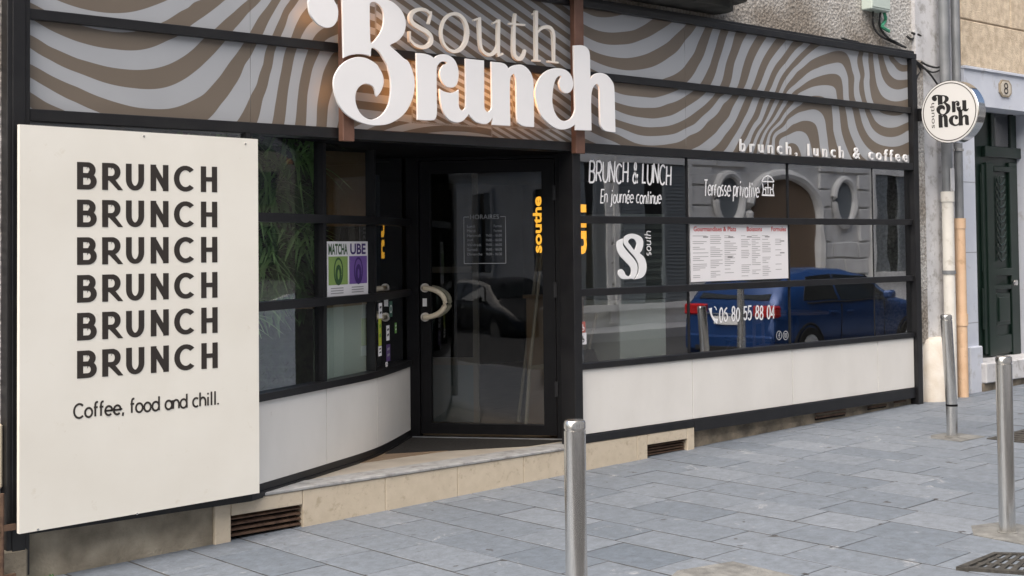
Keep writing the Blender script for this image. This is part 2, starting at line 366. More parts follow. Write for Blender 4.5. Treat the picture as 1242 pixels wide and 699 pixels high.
# stroke letters: centre lines in a unit box (x 0..1, y 0 base .. 1 cap height); lower case x-height .68; second value is the relative width
XH = .66
GL = {
 'B': ([[(0, 0), (0, 1)], [(0, 1), (.55, 1)]+arc(.55, .76, .37, .24, 90, -90)+[(0, .52)], [(.3, .52), (.58, .52)]+arc(.58, .26, .42, .26, 90, -90)+[(0, 0)]], .66),
 'R': ([[(0, 0), (0, 1)], [(0, 1), (.55, 1)]+arc(.55, .71, .45, .29, 90, -90)+[(0, .42)], [(.45, .42), (1, 0)]], .64),
 'U': ([[(0, 1)]+arc(.5, .4, .5, .4, 180, 360, 16)+[(1, 1)]], .66),
 'N': ([[(0, 0), (0, 1)], [(0, 1), (1, 0)], [(1, 0), (1, 1)]], .66),
 'C': ([arc(.55, .5, .55, .5, 45, 315, 20)], .76),
 'H': ([[(0, 0), (0, 1)], [(1, 0), (1, 1)], [(0, .5), (1, .5)]], .62),
 'L': ([[(0, 1), (0, 0), (1, 0)]], .45), 'T': ([[(0, 1), (1, 1)], [(.5, 1), (.5, 0)]], .6), 'E': ([[(1, 1), (0, 1), (0, 0), (1, 0)], [(0, .5), (.85, .5)]], .5),
 'M': ([[(0, 0), (0, 1), (.5, .3), (1, 1), (1, 0)]], .8), 'A': ([[(0, 0), (.5, 1), (1, 0)], [(.2, .35), (.8, .35)]], .66),
 '&': ([[(1, 0), (.25, .75)]+arc(.45, .82, .2, .18, 190, 0, 8)+[(.6, .68), (.15, .4)]+arc(.4, .22, .38, .22, 150, 330, 8)+[(1, .45)]], .62),
 'o': ([arc(.5, XH/2, .5, XH/2, 0, 360, 20)], .58), 'a': ([arc(.5, XH/2, .5, XH/2, 0, 360, 20), [(1, XH), (1, 0)]], .58),
 'd': ([arc(.5, XH/2, .5, XH/2, 0, 360, 20), [(1, 1.05), (1, 0)]], .58), 'e': ([[(0, XH/2), (1, XH/2)]+arc(.5, XH/2, .5, XH/2, 0, 315, 18)], .58),
 'c': ([arc(.55, XH/2, .55, XH/2, 50, 310, 16)], .52), 'f': ([[(1, 1.02)]+arc(.75, .8, .4, .24, 90, 180, 6)+[(.35, 0)], [(0, XH), (.95, XH)]], .34),
 'n': ([[(0, 0), (0, XH)], [(0, .3)]+arc(.5, .36, .5, .30, 180, 0, 10)+[(1, 0)]], .5), 'h': ([[(0, 0), (0, 1.05)], [(0, .3)]+arc(.5, .36, .5, .30, 180, 0, 10)+[(1, 0)]], .5),
 'i': ([[(.5, 0), (.5, XH)], [(.5, .84), (.5, .98)]], .2), 'l': ([[(.5, 0), (.5, 1.05)]], .2), '.': ([[(.5, 0), (.5, .12)]], .1), ',': ([[(.7, .1), (.3, -.16)]], .14),
 'j': ([[(.7, XH), (.7, -.1)]+arc(.35, -.1, .35, .2, 0, -130, 6), [(.7, .84), (.7, .95)]], .3), 'u': ([[(0, XH)]+arc(.5, .3, .5, .3, 180, 360, 10)+[(1, XH)], [(1, XH), (1, 0)]], .5),
 'r': ([[(0, 0), (0, XH)], [(0, .35)]+arc(.55, .35, .55, .31, 180, 70, 6)], .34), 't': ([[(.5, .95)]+[(.5, .15)]+arc(.8, .15, .3, .15, 180, 280, 5), [(0, XH), (1, XH)]], .34),
 's': ([arc(.5, XH*.74, .42, XH*.26, 50, 270, 10)+arc(.5, XH*.24, .45, XH*.24, 90, -130, 10)], .42), 'p': ([[(0, XH), (0, -.4)], arc(.5, XH/2, .5, XH/2, 0, 360, 16)], .52),
 'v': ([[(0, XH), (.5, 0), (1, XH)]], .5), '\u00e9': ([[(0, XH/2), (1, XH/2)]+arc(.5, XH/2, .5, XH/2, 0, 315, 14), [(.4, .82), (.75, 1.0)]], .52),
 '0': ([arc(.5, .5, .5, .5, 0, 360, 20)], .5), '6': ([[(.85, 1)]+arc(.75, .35, .75, .6, 100, 180, 8)+arc(.5, .3, .5, .3, 180, 540, 16)], .5),
 '8': ([arc(.5, .76, .4, .24, 0, 360, 14), arc(.5, .26, .5, .26, 0, 360, 14)], .5), '5': ([[(.95, 1), (.1, 1), (.05, .55)]+arc(.45, .32, .52, .32, 130, -150, 12)], .5),
 '4': ([[(.7, 0), (.7, 1), (0, .3), (1, .3)]], .52), ' ': ([], .3),
}
def stroke_text(bm, s, mtx, height, sw, width=None, gap=.16, slant=0., jit=0., seed=1, xs=1.):
    r = random.Random(seed); adv = 0; cells = []
    for ch in s:
        g, wd = GL[ch]; cells.append((g, adv, wd)); adv += wd+gap
    tot = adv-gap; k = 0
    fx = (width-sw)/tot if width else (height-sw)*xs
    for g, a, wd in cells:
        jy = r.uniform(-jit, jit); js = 1+r.uniform(-jit, jit)
        for st in g:
            pts = [((a+x*wd)*fx+sw/2+slant*height*y, sw/2+(y*js+jy)*(height-sw)) for x, y in st]
            k += 1; ribbon(bm, pts, sw, mtx, .00015*(k % 9))
def stroke_obj(name, s, O, U, V, height, sw, m, parent, **k):
    bm = bmesh.new(); stroke_text(bm, s, basis(O, U, V), height, sw, **k)
    me = bpy.data.meshes.new('m'); bm.to_mesh(me); bm.free(); return link(name, me, m, parent)
X, Z = Vector((1, 0, 0)), Vector((0, 0, 1))
# ------------------------------------------------------------------ ground
def G(x): return .022*min(x, 13.5)-.106
def sheet(name, x0, x1, y0, y1, dz, m, nx=40):
    b = MB()
    xs = sorted(set([x0+(x1-x0)*k/nx for k in range(nx+1)]+[13.5]))
    for a, c in zip(xs, xs[1:]): b.face([(a, y0, G(a)+dz), (c, y0, G(c)+dz), (c, y1, G(c)+dz), (a, y1, G(a)+dz)])
    o = b.build(name, m); tag(o, kind='structure'); return o
sheet('ground', -400, 400, -400, 400, -.40, asphalt, 20)
groutm = mk('dark joint mortar', (.025, .025, .026), .95, 0, (.07, .068, .065), 9)
sheet('pavement_bed', -20, 60, -3.85, .6, -.0022, groutm, 80)
def street_z(x): return min(G(x), .03)-.13
b = MB()
for a, c in ((-60, 6.2), (6.2, 120)): b.face([(a, -10.2, street_z(a) if a > -20 else street_z(-20)), (c, -10.2, street_z(c)), (c, -3.95, street_z(c)), (a, -3.95, street_z(max(a, -20)))])
tag(b.build('road', asphalt), kind='structure')
b = MB()
for k in range(56):
    x = -16+k; b.hull([(x+.003, -4.0, G(x)-.35), (x+.997, -4.0, G(x+1)-.35), (x+.997, -3.85, G(x+1)-.35), (x+.003, -3.85, G(x)-.35)],
                      [(x+.003, -3.99, G(x)-.004), (x+.997, -3.99, G(x+1)-.004), (x+.997, -3.85, G(x+1)), (x+.003, -3.85, G(x))])
tag(b.build('kerb', kerbm), kind='structure')
b = MB(); b.box(-60, 120, -11.6, -10.2, -.6, .06); tag(b.build('opposite_pavement', kerbm), kind='structure')
def pavement():
    bm = bmesh.new(); tone = []; x = -6.0; r = random.Random(11)
    col = 0
    while x < 42:
        wd = r.choice((.33, .345, .35, .36)); y = -r.uniform(.0, .45) if col else -.1
        y = .3+y*.6
        while y > -3.84:
            ln = r.uniform(.38, .66); y1 = max(y-ln, -3.845)
            if y-y1 > .03:
                g = r.uniform(.0045, .009); t0, t1 = r.uniform(-.0006, .0006), r.uniform(-.0006, .0006); dz = r.uniform(-.0003, .0009)
                e = .0025
                def z(px, py): return G(px)+dz+t0*(px-x)/wd*2+t1*(py-y)/ln*2
                h_ = g*.6; co = [(x+g, y1+h_), (x+wd-g, y1+h_), (x+wd-g, y-h_), (x+g, y-h_)]
                ci = [(x+g+e, y1+h_+e), (x+wd-g-e, y1+h_+e), (x+wd-g-e, y-h_-e), (x+g+e, y-h_-e)]
                lo = [bm.verts.new((a, c, z(a, c)-.012)) for a, c in co]; mi = [bm.verts.new((a, c, z(a, c)-.0015)) for a, c in co]; hi = [bm.verts.new((a, c, z(a, c))) for a, c in ci]
                bm.faces.new(hi)
                for i in range(4):
                    j = (i+1) % 4; bm.faces.new((mi[i], mi[j], hi[j], hi[i])); bm.faces.new((lo[i], lo[j], mi[j], mi[i]))
                tone += [min(1, max(0, r.gauss(.5, .16)))]*9
            y = y1
        x += wd; col += 1
    me = bpy.data.meshes.new('pavement'); bm.to_mesh(me); bm.free()
    at_ = me.attributes.new('tone', 'FLOAT', 'FACE'); at_.data.foreach_set('value', tone)
    tag(link('pavement', me, pave), kind='structure')
pavement()
# patches of cement in the paving, each a few millimetres proud
def patch(name, pts, m, dz=.005):
    b = MB(); b.hull([(x, y, G(x)-.02) for x, y in pts], [(x, y, G(x)+dz) for x, y in pts]); tag(b.build(name, m), kind='structure')
patch('concrete_slab', [(4.98, -3.05), (5.50, -3.02), (5.53, -2.44), (5.20, -2.35), (4.99, -2.45)], cement)
patch('bollard_footing', [(6.83, -3.36), (7.22, -3.40), (7.27, -3.02), (7.05, -2.93), (6.86, -3.05)], cement)
patch('bollard_footing', [(9.60, -1.42), (9.94, -1.44), (9.97, -1.12), (9.74, -1.08), (9.62, -1.15)], cement)
patch('bollard_footing', [(3.66, -3.17), (4.06, -3.2), (4.08, -2.8), (3.68, -2.78)], cement)
# ------------------------------------------------------------------ the cafe building
CB = thing('cafe_building', (7.0, 0, 0), 'roughcast street building with a black framed brunch cafe front', 'building')
ZT0, ZT1, ZM0, ZM1, ZB0, ZB1 = 3.392, 3.442, 2.874, 2.930, 2.338, 2.403
T1, T2, SL, PB = (1.822, 1.875), (1.295, 1.347), (.768, .812), (.24, .30)
b = MB(); b.box(2.2, 11.45, .06, .45, 3.40, 12); b.box(2.2, 2.69, .03, .45, -.3, 3.40); b.box(11.35, 11.545, .004, .45, .70, 3.40)
b.build('roughcast_wall', rcast, CB)
b = MB(); b.box(11.45, 12.24, .02, .45, -.2, 12); b.build('quoin_strip', paleston, CB)
# roof slab and rooms behind, so that no sky shines through the shop
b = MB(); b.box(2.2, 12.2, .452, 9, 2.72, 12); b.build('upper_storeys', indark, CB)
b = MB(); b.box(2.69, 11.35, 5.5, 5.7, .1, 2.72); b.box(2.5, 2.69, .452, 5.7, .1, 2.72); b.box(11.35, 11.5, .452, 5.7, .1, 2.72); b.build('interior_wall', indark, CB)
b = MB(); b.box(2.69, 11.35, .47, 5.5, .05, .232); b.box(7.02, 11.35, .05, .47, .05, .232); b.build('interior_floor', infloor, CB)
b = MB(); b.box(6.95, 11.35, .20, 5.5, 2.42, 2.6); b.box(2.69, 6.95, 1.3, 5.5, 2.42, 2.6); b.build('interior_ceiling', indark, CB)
# frame bars
def bar(x0, x1, z0, z1, y0=-.03, y1=.05, name='frame_bar'): return MB().box(x0, x1, y0, y1, z0, z1, .003).build(name, black, CB)
bar(2.69, 11.35, ZT0, ZT1, -.05, .06); bar(2.69, 11.35, ZT1+.002, ZT1+.028, -.025, .06)
bar(2.81, 11.265, ZM0, ZM1, -.032); bar(2.81, 11.265, ZB0, ZB1, -.045, .10)
bar(2.69, 2.81, -.0, ZT0-.002, -.05, .06, 'frame_post'); bar(2.715, 2.785, -.0, ZT0-.002, -.056, -.051, 'frame_post')
bar(11.265, 11.35, .12, ZT0-.002, -.05, .06, 'frame_post')
bar(6.765, 6.845, .236, ZB0-.002, -.045, .10, 'frame_post')
for z0, z1 in (T1, T2, SL): bar(6.847, 11.263, z0, z1, -.028, .05, 'transom')
bar(6.83, 8.084, .241, .298, -.026, .06, 'base_bar'); bar(8.086, 11.262, .205, .298, -.026, .025, 'base_bar')
# waves printed on the fascia
def tA(u, v): return (25+u/4.367, v/4.367)
def tB(u, v): return (215+u/4.367, v/4.367)
def tC(u, v): return (690+u/3.681, v/3.681)
def tD(u, v): return (820+u/3.883, 20+v/3.883)
def tE(u, v): return (940+u/3.883, 30+v/3.883)
LEFT = [(0, tA, [(35, 88), (65, 105), (200, 180), (350, 235), (500, 262), (600, 268), (700, 250), (780, 215), (835, 190)]), (0, tB, [(80, 130), (180, 60), (255, 0)]),
 (1, tA, [(35, 178), (150, 245), (300, 310), (450, 352), (600, 371), (700, 365), (800, 335), (870, 295), (917, 258)]), (1, tB, [(140, 205), (210, 145), (300, 65), (375, 0)]),
 (2, tA, [(35, 245), (150, 315), (300, 385), (450, 440), (600, 468), (700, 473), (780, 460), (850, 430), (917, 385)]), (2, tB, [(150, 330), (255, 215), (302, 155), (375, 70), (445, 0)]),
 (3, tA, [(35, 332), (150, 395), (300, 462), (450, 525), (600, 567), (700, 578), (780, 577), (850, 560), (917, 530)]), (3, tB, [(140, 500), (230, 400), (310, 290), (350, 232), (390, 165), (440, 80), (500, 0)]),
 (4, tA, [(35, 403), (150, 470), (250, 525), (350, 570), (420, 598)]), (4, tB, [(160, 635), (230, 555), (300, 460), (360, 340), (418, 240), (455, 178), (500, 85), (550, 0)]),
 (5, tA, [(35, 480), (130, 540), (230, 585)]), (5, tB, [(315, 645), (370, 550), (420, 450), (455, 340), (475, 250), (505, 185), (550, 85), (600, 0)]),
 (6, tA, [(35, 560), (70, 580)]), (6, tB, [(420, 655), (455, 520), (490, 400), (515, 280), (525, 250), (550, 190), (590, 80), (645, 0)]),
 (7, tB, [(500, 660), (525, 520), (550, 380), (575, 262), (605, 195), (640, 110), (700, 30)]), (8, tB, [(565, 665), (585, 500), (605, 380), (630, 268), (655, 200), (690, 140), (745, 95)]),
 (9, tB, [(622, 668), (640, 500), (660, 380), (690, 275), (720, 205), (760, 160), (830, 125)]), (10, tB, [(680, 672), (690, 500), (715, 370), (750, 285), (785, 215), (865, 175)]),
 (11, tB, [(735, 678), (750, 500), (775, 380), (820, 290), (865, 255)]), (12, tB, [(790, 680), (800, 560), (830, 460)]), (13, tB, [(845, 685), (865, 600)]),
 (-1, tA, [(290, 125), (400, 155), (530, 172), (620, 165), (655, 155), (770, 110), (850, 60), (917, 15)]), (-1, tB, [(60, 40), (125, 0)]),
 (-2, tA, [(190, 0), (300, 40), (420, 65), (530, 70), (630, 55), (720, 25), (780, 0)])]
RIGHT = [(0, tC, [(50, 45), (110, 72), (170, 78), (240, 65)]), (1, tC, [(50, 100), (110, 130), (200, 146), (290, 135), (340, 110), (372, 88)]), (2, tC, [(50, 150), (130, 190), (230, 200), (320, 180), (400, 140), (460, 100)]),
 (3, tC, [(50, 198), (100, 225), (180, 252), (260, 260), (350, 240), (440, 190), (520, 115)]), (4, tC, [(50, 240), (100, 268), (180, 300), (280, 315), (370, 300), (450, 255), (520, 180), (565, 125)]),
 (5, tC, [(200, 352), (330, 368), (430, 350), (510, 305), (560, 235), (605, 130)]), (6, tC, [(205, 410), (290, 430), (380, 437), (430, 425), (490, 400), (525, 370), (580, 290), (615, 210), (640, 135)]),
 (7, tC, [(205, 455), (290, 478), (360, 482), (440, 465), (520, 430), (590, 370), (630, 290), (655, 210), (675, 140)]), (8, tC, [(205, 490), (290, 520), (380, 530), (460, 515), (530, 475), (600, 425), (635, 375), (665, 290), (690, 210), (710, 148)]),
 (9, tC, [(205, 530), (300, 560), (390, 568), (470, 555), (540, 520), (600, 475), (645, 430), (672, 388), (700, 290), (725, 215), (742, 152)]),
 (10, tC, [(60, 470), (130, 525), (205, 565), (300, 600), (390, 608), (480, 595), (560, 555), (620, 500), (680, 430)]), (11, tC, [(60, 520), (130, 565), (215, 600), (300, 640), (370, 650), (450, 643), (540, 605), (620, 545), (690, 465)]),
 (10, tD, [(222, 372), (245, 340), (275, 220), (330, 90)]), (11, tD, [(265, 370), (285, 340), (320, 220), (380, 95)]), (12, tD, [(40, 640), (110, 610), (190, 545), (250, 470), (300, 370), (315, 345), (360, 220), (425, 100)]),
 (13, tD, [(150, 640), (230, 560), (290, 470), (333, 375), (350, 350), (400, 220), (468, 110)]), (14, tD, [(215, 645), (270, 570), (320, 480), (365, 380), (380, 350), (440, 215), (512, 120)]),
 (15, tD, [(260, 650), (300, 580), (350, 490), (395, 385), (415, 350), (475, 220), (545, 125)]), (16, tD, [(300, 640), (320, 590), (370, 500), (420, 390), (440, 350), (515, 220), (596, 130)]),
 (17, tD, [(350, 590), (400, 500), (445, 392), (468, 352), (545, 220), (625, 138)]), (18, tD, [(365, 590), (415, 500), (465, 395), (485, 355), (570, 230), (665, 145)]),
 (19, tD, [(380, 590), (430, 500), (485, 400)]), (20, tD, [(395, 590), (450, 495), (505, 400), (520, 360)]), (21, tD, [(410, 590), (470, 490), (525, 405)]), (22, tD, [(425, 590), (490, 490), (550, 410)]), (23, tD, [(440, 590), (520, 470), (590, 415)]),
 (19, tE, [(39, 316), (65, 272), (105, 222), (165, 172), (235, 140), (310, 125), (345, 150), (365, 220), (375, 345), (392, 390), (410, 460), (450, 535), (520, 572), (590, 570), (625, 555)]),
 (20, tE, [(54, 322), (90, 285), (130, 250), (200, 205), (270, 183), (315, 185), (335, 220), (345, 280), (348, 345), (362, 390), (380, 470), (420, 560), (480, 610), (560, 625)]),
 (21, tE, [(80, 325), (110, 300), (150, 270), (220, 240), (280, 232), (310, 250), (320, 300), (322, 345), (330, 390), (345, 480), (370, 550), (410, 620)]),
 (22, tE, [(110, 325), (160, 300), (210, 287), (255, 287), (285, 305), (292, 345), (300, 390), (310, 480), (330, 560), (360, 630)]),
 (23, tE, [(150, 345), (200, 335), (235, 345), (265, 375), (270, 420), (275, 500), (290, 560), (310, 620)]),
 (24, tE, [(0, 510), (60, 450), (110, 415), (170, 400), (210, 410), (235, 450), (245, 520), (255, 600)]), (25, tE, [(0, 540), (50, 500), (100, 465), (150, 453), (190, 470), (205, 520), (215, 600)]),
 (26, tE, [(50, 525), (100, 503), (130, 505), (160, 540), (175, 600)]), (27, tE, [(60, 565), (90, 560), (115, 590), (125, 630)]),
 (18, tE, [(395, 130), (402, 250), (405, 345), (420, 390), (440, 450), (480, 510), (540, 530), (600, 515), (625, 500)]), (17, tE, [(412, 150), (418, 260), (427, 345), (440, 390), (470, 450), (520, 483), (580, 480), (625, 460)]),
 (16, tE, [(440, 150), (446, 250), (455, 345), (480, 395), (530, 425), (590, 425), (625, 410)]), (15, tE, [(462, 150), (472, 240), (490, 310), (535, 355), (590, 360), (625, 350)]),
 (14, tE, [(485, 150), (500, 230), (535, 290), (590, 305), (625, 295)]), (13, tE, [(510, 150), (530, 215), (570, 258), (625, 258)]), (12, tE, [(535, 150), (560, 190), (600, 222), (625, 220)]), (11, tE, [(560, 155), (590, 185), (625, 190)])]
def tps(table):
    P, F = [], []
    for k, tr, pts in table:
        for q in pts:
            p = tr(*q); P.append((p[0]/100, p[1]/100)); F.append(k)
    P = np.array(P); F = np.array(F, float); n = len(P)
    def U(d2): return np.where(d2 > 1e-12, d2*np.log(np.maximum(d2, 1e-12)), 0)
    d2 = ((P[:, None]-P[None])**2).sum(2)
    A = np.zeros((n+3, n+3)); A[:n, :n] = U(d2)+3e-4*np.eye(n); A[:n, n] = 1; A[:n, n+1:] = P; A[n, :n] = 1; A[n+1:, :n] = P.T
    c = np.linalg.solve(A, np.concatenate([F, np.zeros(3)]))
    def ev(q):
        q = np.asarray(q)/100
        return U(((q[:, None]-P[None])**2).sum(2))@c[:n]+c[n]+q@c[n+1:]
    return ev
evL, evR = tps(LEFT), tps(RIGHT)
def evM(q):
    q = np.asarray(q); x, y = q[:, 0], q[:, 1]
    ymid = 53+(x-320)*.098
    up = np.where(x < 455, (y-.3*x)/8.5, (x-y/.72)/10.2)
    lo = np.where(x < 500, (y-.12*x)/10, np.where(x < 622, (y-.55*x)/4.6, (y-.75*x)/6.5))
    bot = np.where(x < 596, np.sqrt((x-548)**2*.25+(y-212)**2)/7.5, (y-.60*x)/4.0)
    ybot = 146+(x-430)*.045
    return np.where(y < ymid+2, up, np.where(y < ybot, lo, bot))
def fascia(x0, x1, z0, z1, ev):
    st = .012; nx = max(2, int((x1-x0)/st)); nz = max(2, int((z1-z0)/st))
    vs = [(x0+(x1-x0)*i/nx, 0, z0+(z1-z0)*j/nz) for j in range(nz+1) for i in range(nx+1)]
    q = [proj((x, 0, z)) for x, _, z in vs]; ph = np.concatenate([ev(q[i:i+4000]) for i in range(0, len(q), 4000)])
    fs = [(j*(nx+1)+i, j*(nx+1)+i+1, (j+1)*(nx+1)+i+1, (j+1)*(nx+1)+i) for j in range(nz) for i in range(nx)]
    nv = len(vs); vs += [(x0, .02, z0), (x1, .02, z0), (x1, .02, z1), (x0, .02, z1)]      # folded back edge
    a, bb, c, d = 0, nx, nv-1, nv-1-nx
    fs += [(nv, nv+1, bb, a), (nv+1, nv+2, c, bb), (nv+2, nv+3, d, c), (nv+3, nv, a, d), (nv+3, nv+2, nv+1, nv)]
    me = bpy.data.meshes.new('f'); me.from_pydata(vs, [], fs)
    A = me.attributes.new('phase', 'FLOAT', 'POINT'); A.data.foreach_set('value', list(ph.astype(float))+[0.]*4)
    link('fascia_panel', me, wave, CB)
J = [2.81, 4.062, 4.78, 6.80, 7.975, 9.285, 11.265]
for x0, x1, ev in ((J[0], at(303.5, 60).x, evL), (at(303.5, 60).x, at(419, 100).x, evL), (at(419, 100).x, at(701, 100).x, evM), (at(701, 100).x, at(831, 100).x, evR), (at(831, 100).x, at(953, 90).x, evR), (at(953, 90).x, 11.265, evR)):
    for z0, z1 in ((ZM1-.01, ZT0+.01), (ZB1-.01, ZM0+.01)): fascia(x0+.0012, x1-.0012, z0, z1, ev)
b = MB(); b.box(2.81, 11.265, .03, .055, ZB1, ZT0); b.build('fascia_backing', blackm, CB)
# white kick panels under the right window
xs = [6.85, 8.082, 9.372, 10.655, 11.262]
for x0, x1 in zip(xs, xs[1:]): MB().box(x0+.0025, x1-.0025, -.012, .02, .302, .766, .002).build('kick_panel', whitep, CB)
# right window, four wide by three high
xm = [6.85, 8.071, 9.373, 10.645, 11.262]
for i, (x0, x1) in enumerate(zip(xm, xm[1:])):
    for z0, z1 in ((SL[1], T2[0]), (T2[1], T1[0]), (T1[1], ZB0)):
        MB().box(x0+.002, x1-.002, .006, .014, z0+.001, z1-.001).build('window_pane', gl_right, CB)
        if i in (1, 2): MB().box(x0-.011, x0+.0015, -.004, .03, z0, z1).build('glazing_bar', black, CB)
        if i == 3: MB().box(x0-.003, x0+.0015, .0, .02, z0, z1).build('glazing_bar', black, CB)
# curved left window
def crv(k): return k
ctrl = [(2.815, -.03), (3.6, -.035), (4.15, -.03), (4.87, .315), (5.52, .655), (6.25, 1.205)]
plan = [(2.815, -.03), (3.9, -.055), (4.10, -.06), (4.868, .305), (5.52, .65), (6.25, 1.21)]
plan_s = plan[:2]+smooth_loop([(4.10, -.06, 1), (4.868, .305), (5.52, .65), (6.25, 1.21, 1)], 14, closed=False)
def sub(x0, x1, plan=plan):
    def yx(x):
        for (a, b_), (c, d) in zip(plan, plan[1:]):
            if a <= x <= c: return b_+(d-b_)*(x-a)/(c-a)
        return plan[-1][1]
    n = 1 if len(plan) < 9 and not any(x0 < p[0] < x1 for p in plan) else 24; return [(x0+(x1-x0)*k/n, yx(x0+(x1-x0)*k/n)) for k in range(n+1)]
whole = [(x, y) for x, y in plan_s]
for z0, z1 in (T1, T2, SL): MB().band(whole, .026, -.075, z0, z1).build('transom', black, CB, True)
MB().band(whole, .013, -.05, .205, .288).build('base_bar', black, CB)
MB().band(whole, .024, .0135, .215, .245).build('base_bar', black, CB)
cj = [2.815, 4.10, 4.868, 5.52, 6.246]
for x0, x1 in zip(cj, cj[1:]):
    MB().band(sub(x0+.0025, x1-.0025, plan_s) if x0 > 4 else sub(x0+.0025, x1-.0025), .012, -.02, .29, .766).build('kick_panel', whitep, CB, x0 > 4)
    for z0, z1 in ((SL[1], T2[0]), (T2[1], T1[0]), (T1[1], ZB0)):
        MB().band(sub(x0+.002, x1-.002), -.026, -.034, z0+.001, z1-.001).build('window_pane', gl_left, CB)
        if x0 > 3:
            MB().band(sub(x0-(.018 if x0 < 5 else .012), x0+(.018 if x0 < 5 else .012)), .008, -.06, z0+.001, z1-.001).build('glazing_bar', black, CB)
# recess: ceiling, door, jambs
MB().prism([(4.0, .101)]+[(x, y+.05) for x, y in sub(4.6, 6.24)]+[(7.12, .30), (7.02, .101)], ZB0+.004, 2.41).build('recess_ceiling', blackm, CB)
DA, DB = Vector((6.255, 1.2, .233)), Vector((7.0, .22, .233))
DD = (DB-DA).normalized(); DN = Vector((DD.y, -DD.x, 0))      # DN points out to the street
def dbox(b, s0, s1, n0, n1, z0, z1):
    c = [DA+DD*s+DN*n for s, n in ((s0, n0), (s1, n0), (s1, n1), (s0, n1))]
    return b.prism([(p.x, p.y) for p in c], z0, z1)
def dpt(s, n, z): p = DA+DD*s+DN*n; return Vector((p.x, p.y, z))
b = MB(); dbox(b, -.02, .075, -.06, .035, .236, ZB0); dbox(b, 1.12, 1.23, -.06, .035, .236, ZB0); dbox(b, .075, 1.12, -.06, .03, 2.315, ZB0); b.build('door_frame', black_shaded, CB)
b = MB(); b.prism([(6.85, .03), (6.93, .06), (7.10, .25), (7.02, .26), (6.93, .18), (6.80, .105)], .236, ZB0); b.build('door_frame', black_shaded, CB)
b = MB(); dbox(b, .08, .158, -.045, .012, .26, 2.31); dbox(b, 1.017, 1.112, -.045, .012, .26, 2.31); dbox(b, .158, 1.017, -.045, .012, .26, .335); dbox(b, .158, 1.017, -.045, .012, 2.215, 2.31)
door = b.build('door', black_shaded, CB)
for zc in (.55, 1.28, 2.0):
    b = MB(); dbox(b, 1.104, 1.128, .012, .045, zc, zc+.11); b.build('hinge', black, door)
b = MB(); dbox(b, .158, 1.017, -.026, -.018, .335, 2.215); b.build('pane', gl_door, door)
for n0, m_ in ((.012, cream_h), (-.045, cream_h)):
    sgn = 1 if n0 > 0 else -1
    c0 = [dpt(.118, n0, 1.355), dpt(.118, n0+sgn*.045, 1.355)]
    pts = [c0[0], c0[1]]+[dpt(.118+.165*math.sin(a), n0+sgn*.05, 1.245+.11*math.cos(a)) for a in [PI*k/14 for k in range(15)]]+[dpt(.118, n0+sgn*.045, 1.135), dpt(.118, n0, 1.135)]
    MB().tube(pts, .019, 12).build('handle', m_, door, True)
    for zc in (1.355, 1.135):
        MB().tube([dpt(.118, n0+sgn*.0005, zc), dpt(.118, n0+sgn*.014, zc)], .034, 16).build('handle_rose', letterc, door, True)
b = MB(); dbox(b, .098, .13, .0125, .016, 1.215, 1.275); b.build('lock_plate', vinyl, door)
b = MB(); dbox(b, .02, 1.16, .036, .05, .2348, .242); b.build('threshold', pipegrey, CB)
# opening hours in white vinyl on the door glass
def dm(s, z): return dpt(s, -.0165, z)
bm = bmesh.new(); s0, s1, z0, z1 = .415, .735, 1.535, 1.885
M_ = basis(dm(0, 0), DD, Z)
for p in ([(s0, z0), (s1, z0)], [(s0, z0), (s0, z1)], [(s1, z0), (s1, z1)], [(s0, z1), (s0+.04, z1)], [(s1-.04, z1), (s1, z1)]): ribbon(bm, p, .005, M_)
rows = ['Lundi', 'Mardi', 'Mercredi', 'Jeudi', 'Vendredi', 'Samedi', 'Dimanche']
me = bpy.data.meshes.new('m'); bm.to_mesh(me); bm.free(); link('hours_frame', me, vinylgrey, door)
link('hours_heading', text_mesh('HORAIRES', dm(.465, 1.868), DD, Z, width=.22, height=.034), vinylgrey, door)
hb = bmesh.new()
for k, t in enumerate(rows):
    me = text_mesh(t, dm(.44, 1.805-k*.035), DD, Z, height=.020); hb.from_mesh(me)
    me = text_mesh('Ferm\u00e9' if k < 2 else '9h00 - 16h30', dm(.645 if k < 2 else .585, 1.805-k*.035), DD, Z, height=.020, width=.06 if k < 2 else .12); hb.from_mesh(me)
me = bpy.data.meshes.new('m'); hb.to_mesh(me); hb.free(); link('hours_lines', me, vinylgrey, door)
# entrance floor and step
ent = [(4.08, .26)]+[(x, y+.02) for x, y in sub(4.7, 6.24)]+[(7.0, .24), (6.86, .235)]
MB().prism([(4.1, .0)]+[(x, y+.0) for x, y in sub(4.2, 6.24)]+[(7.0, .24), (6.87, .0)], .19, .229).build('entrance_floor', floortile, CB)
MB().prism([(5.60, .66), (6.22, 1.16), (6.93, .22), (6.55, .22)], .2295, .2345).build('doormat', mat_dark, CB)
MB().box(3.93, 6.825, -.030, .16, .214, .2345, .005).build('step_nosing', nosing, CB)
def block(x0, x1, z1, zb=None, y0=-.022, m=stone): return MB().box(x0+.0015, x1-.0015, y0, .12, (G(x0)-.05) if zb is None else zb, z1, .004).build('step_block', m, CB)
block(3.893, 4.0, .213); block(4.0, 4.486, .213, .128); block(4.486, 5.10, .213); block(5.10, 5.69, .213); block(5.69, 6.28, .213); block(6.28, 6.85, .213); block(6.85, 7.43, .238); block(7.43, 7.545, .238); block(7.545, 8.0, .238, .158); block(8.0, 8.085, .238)
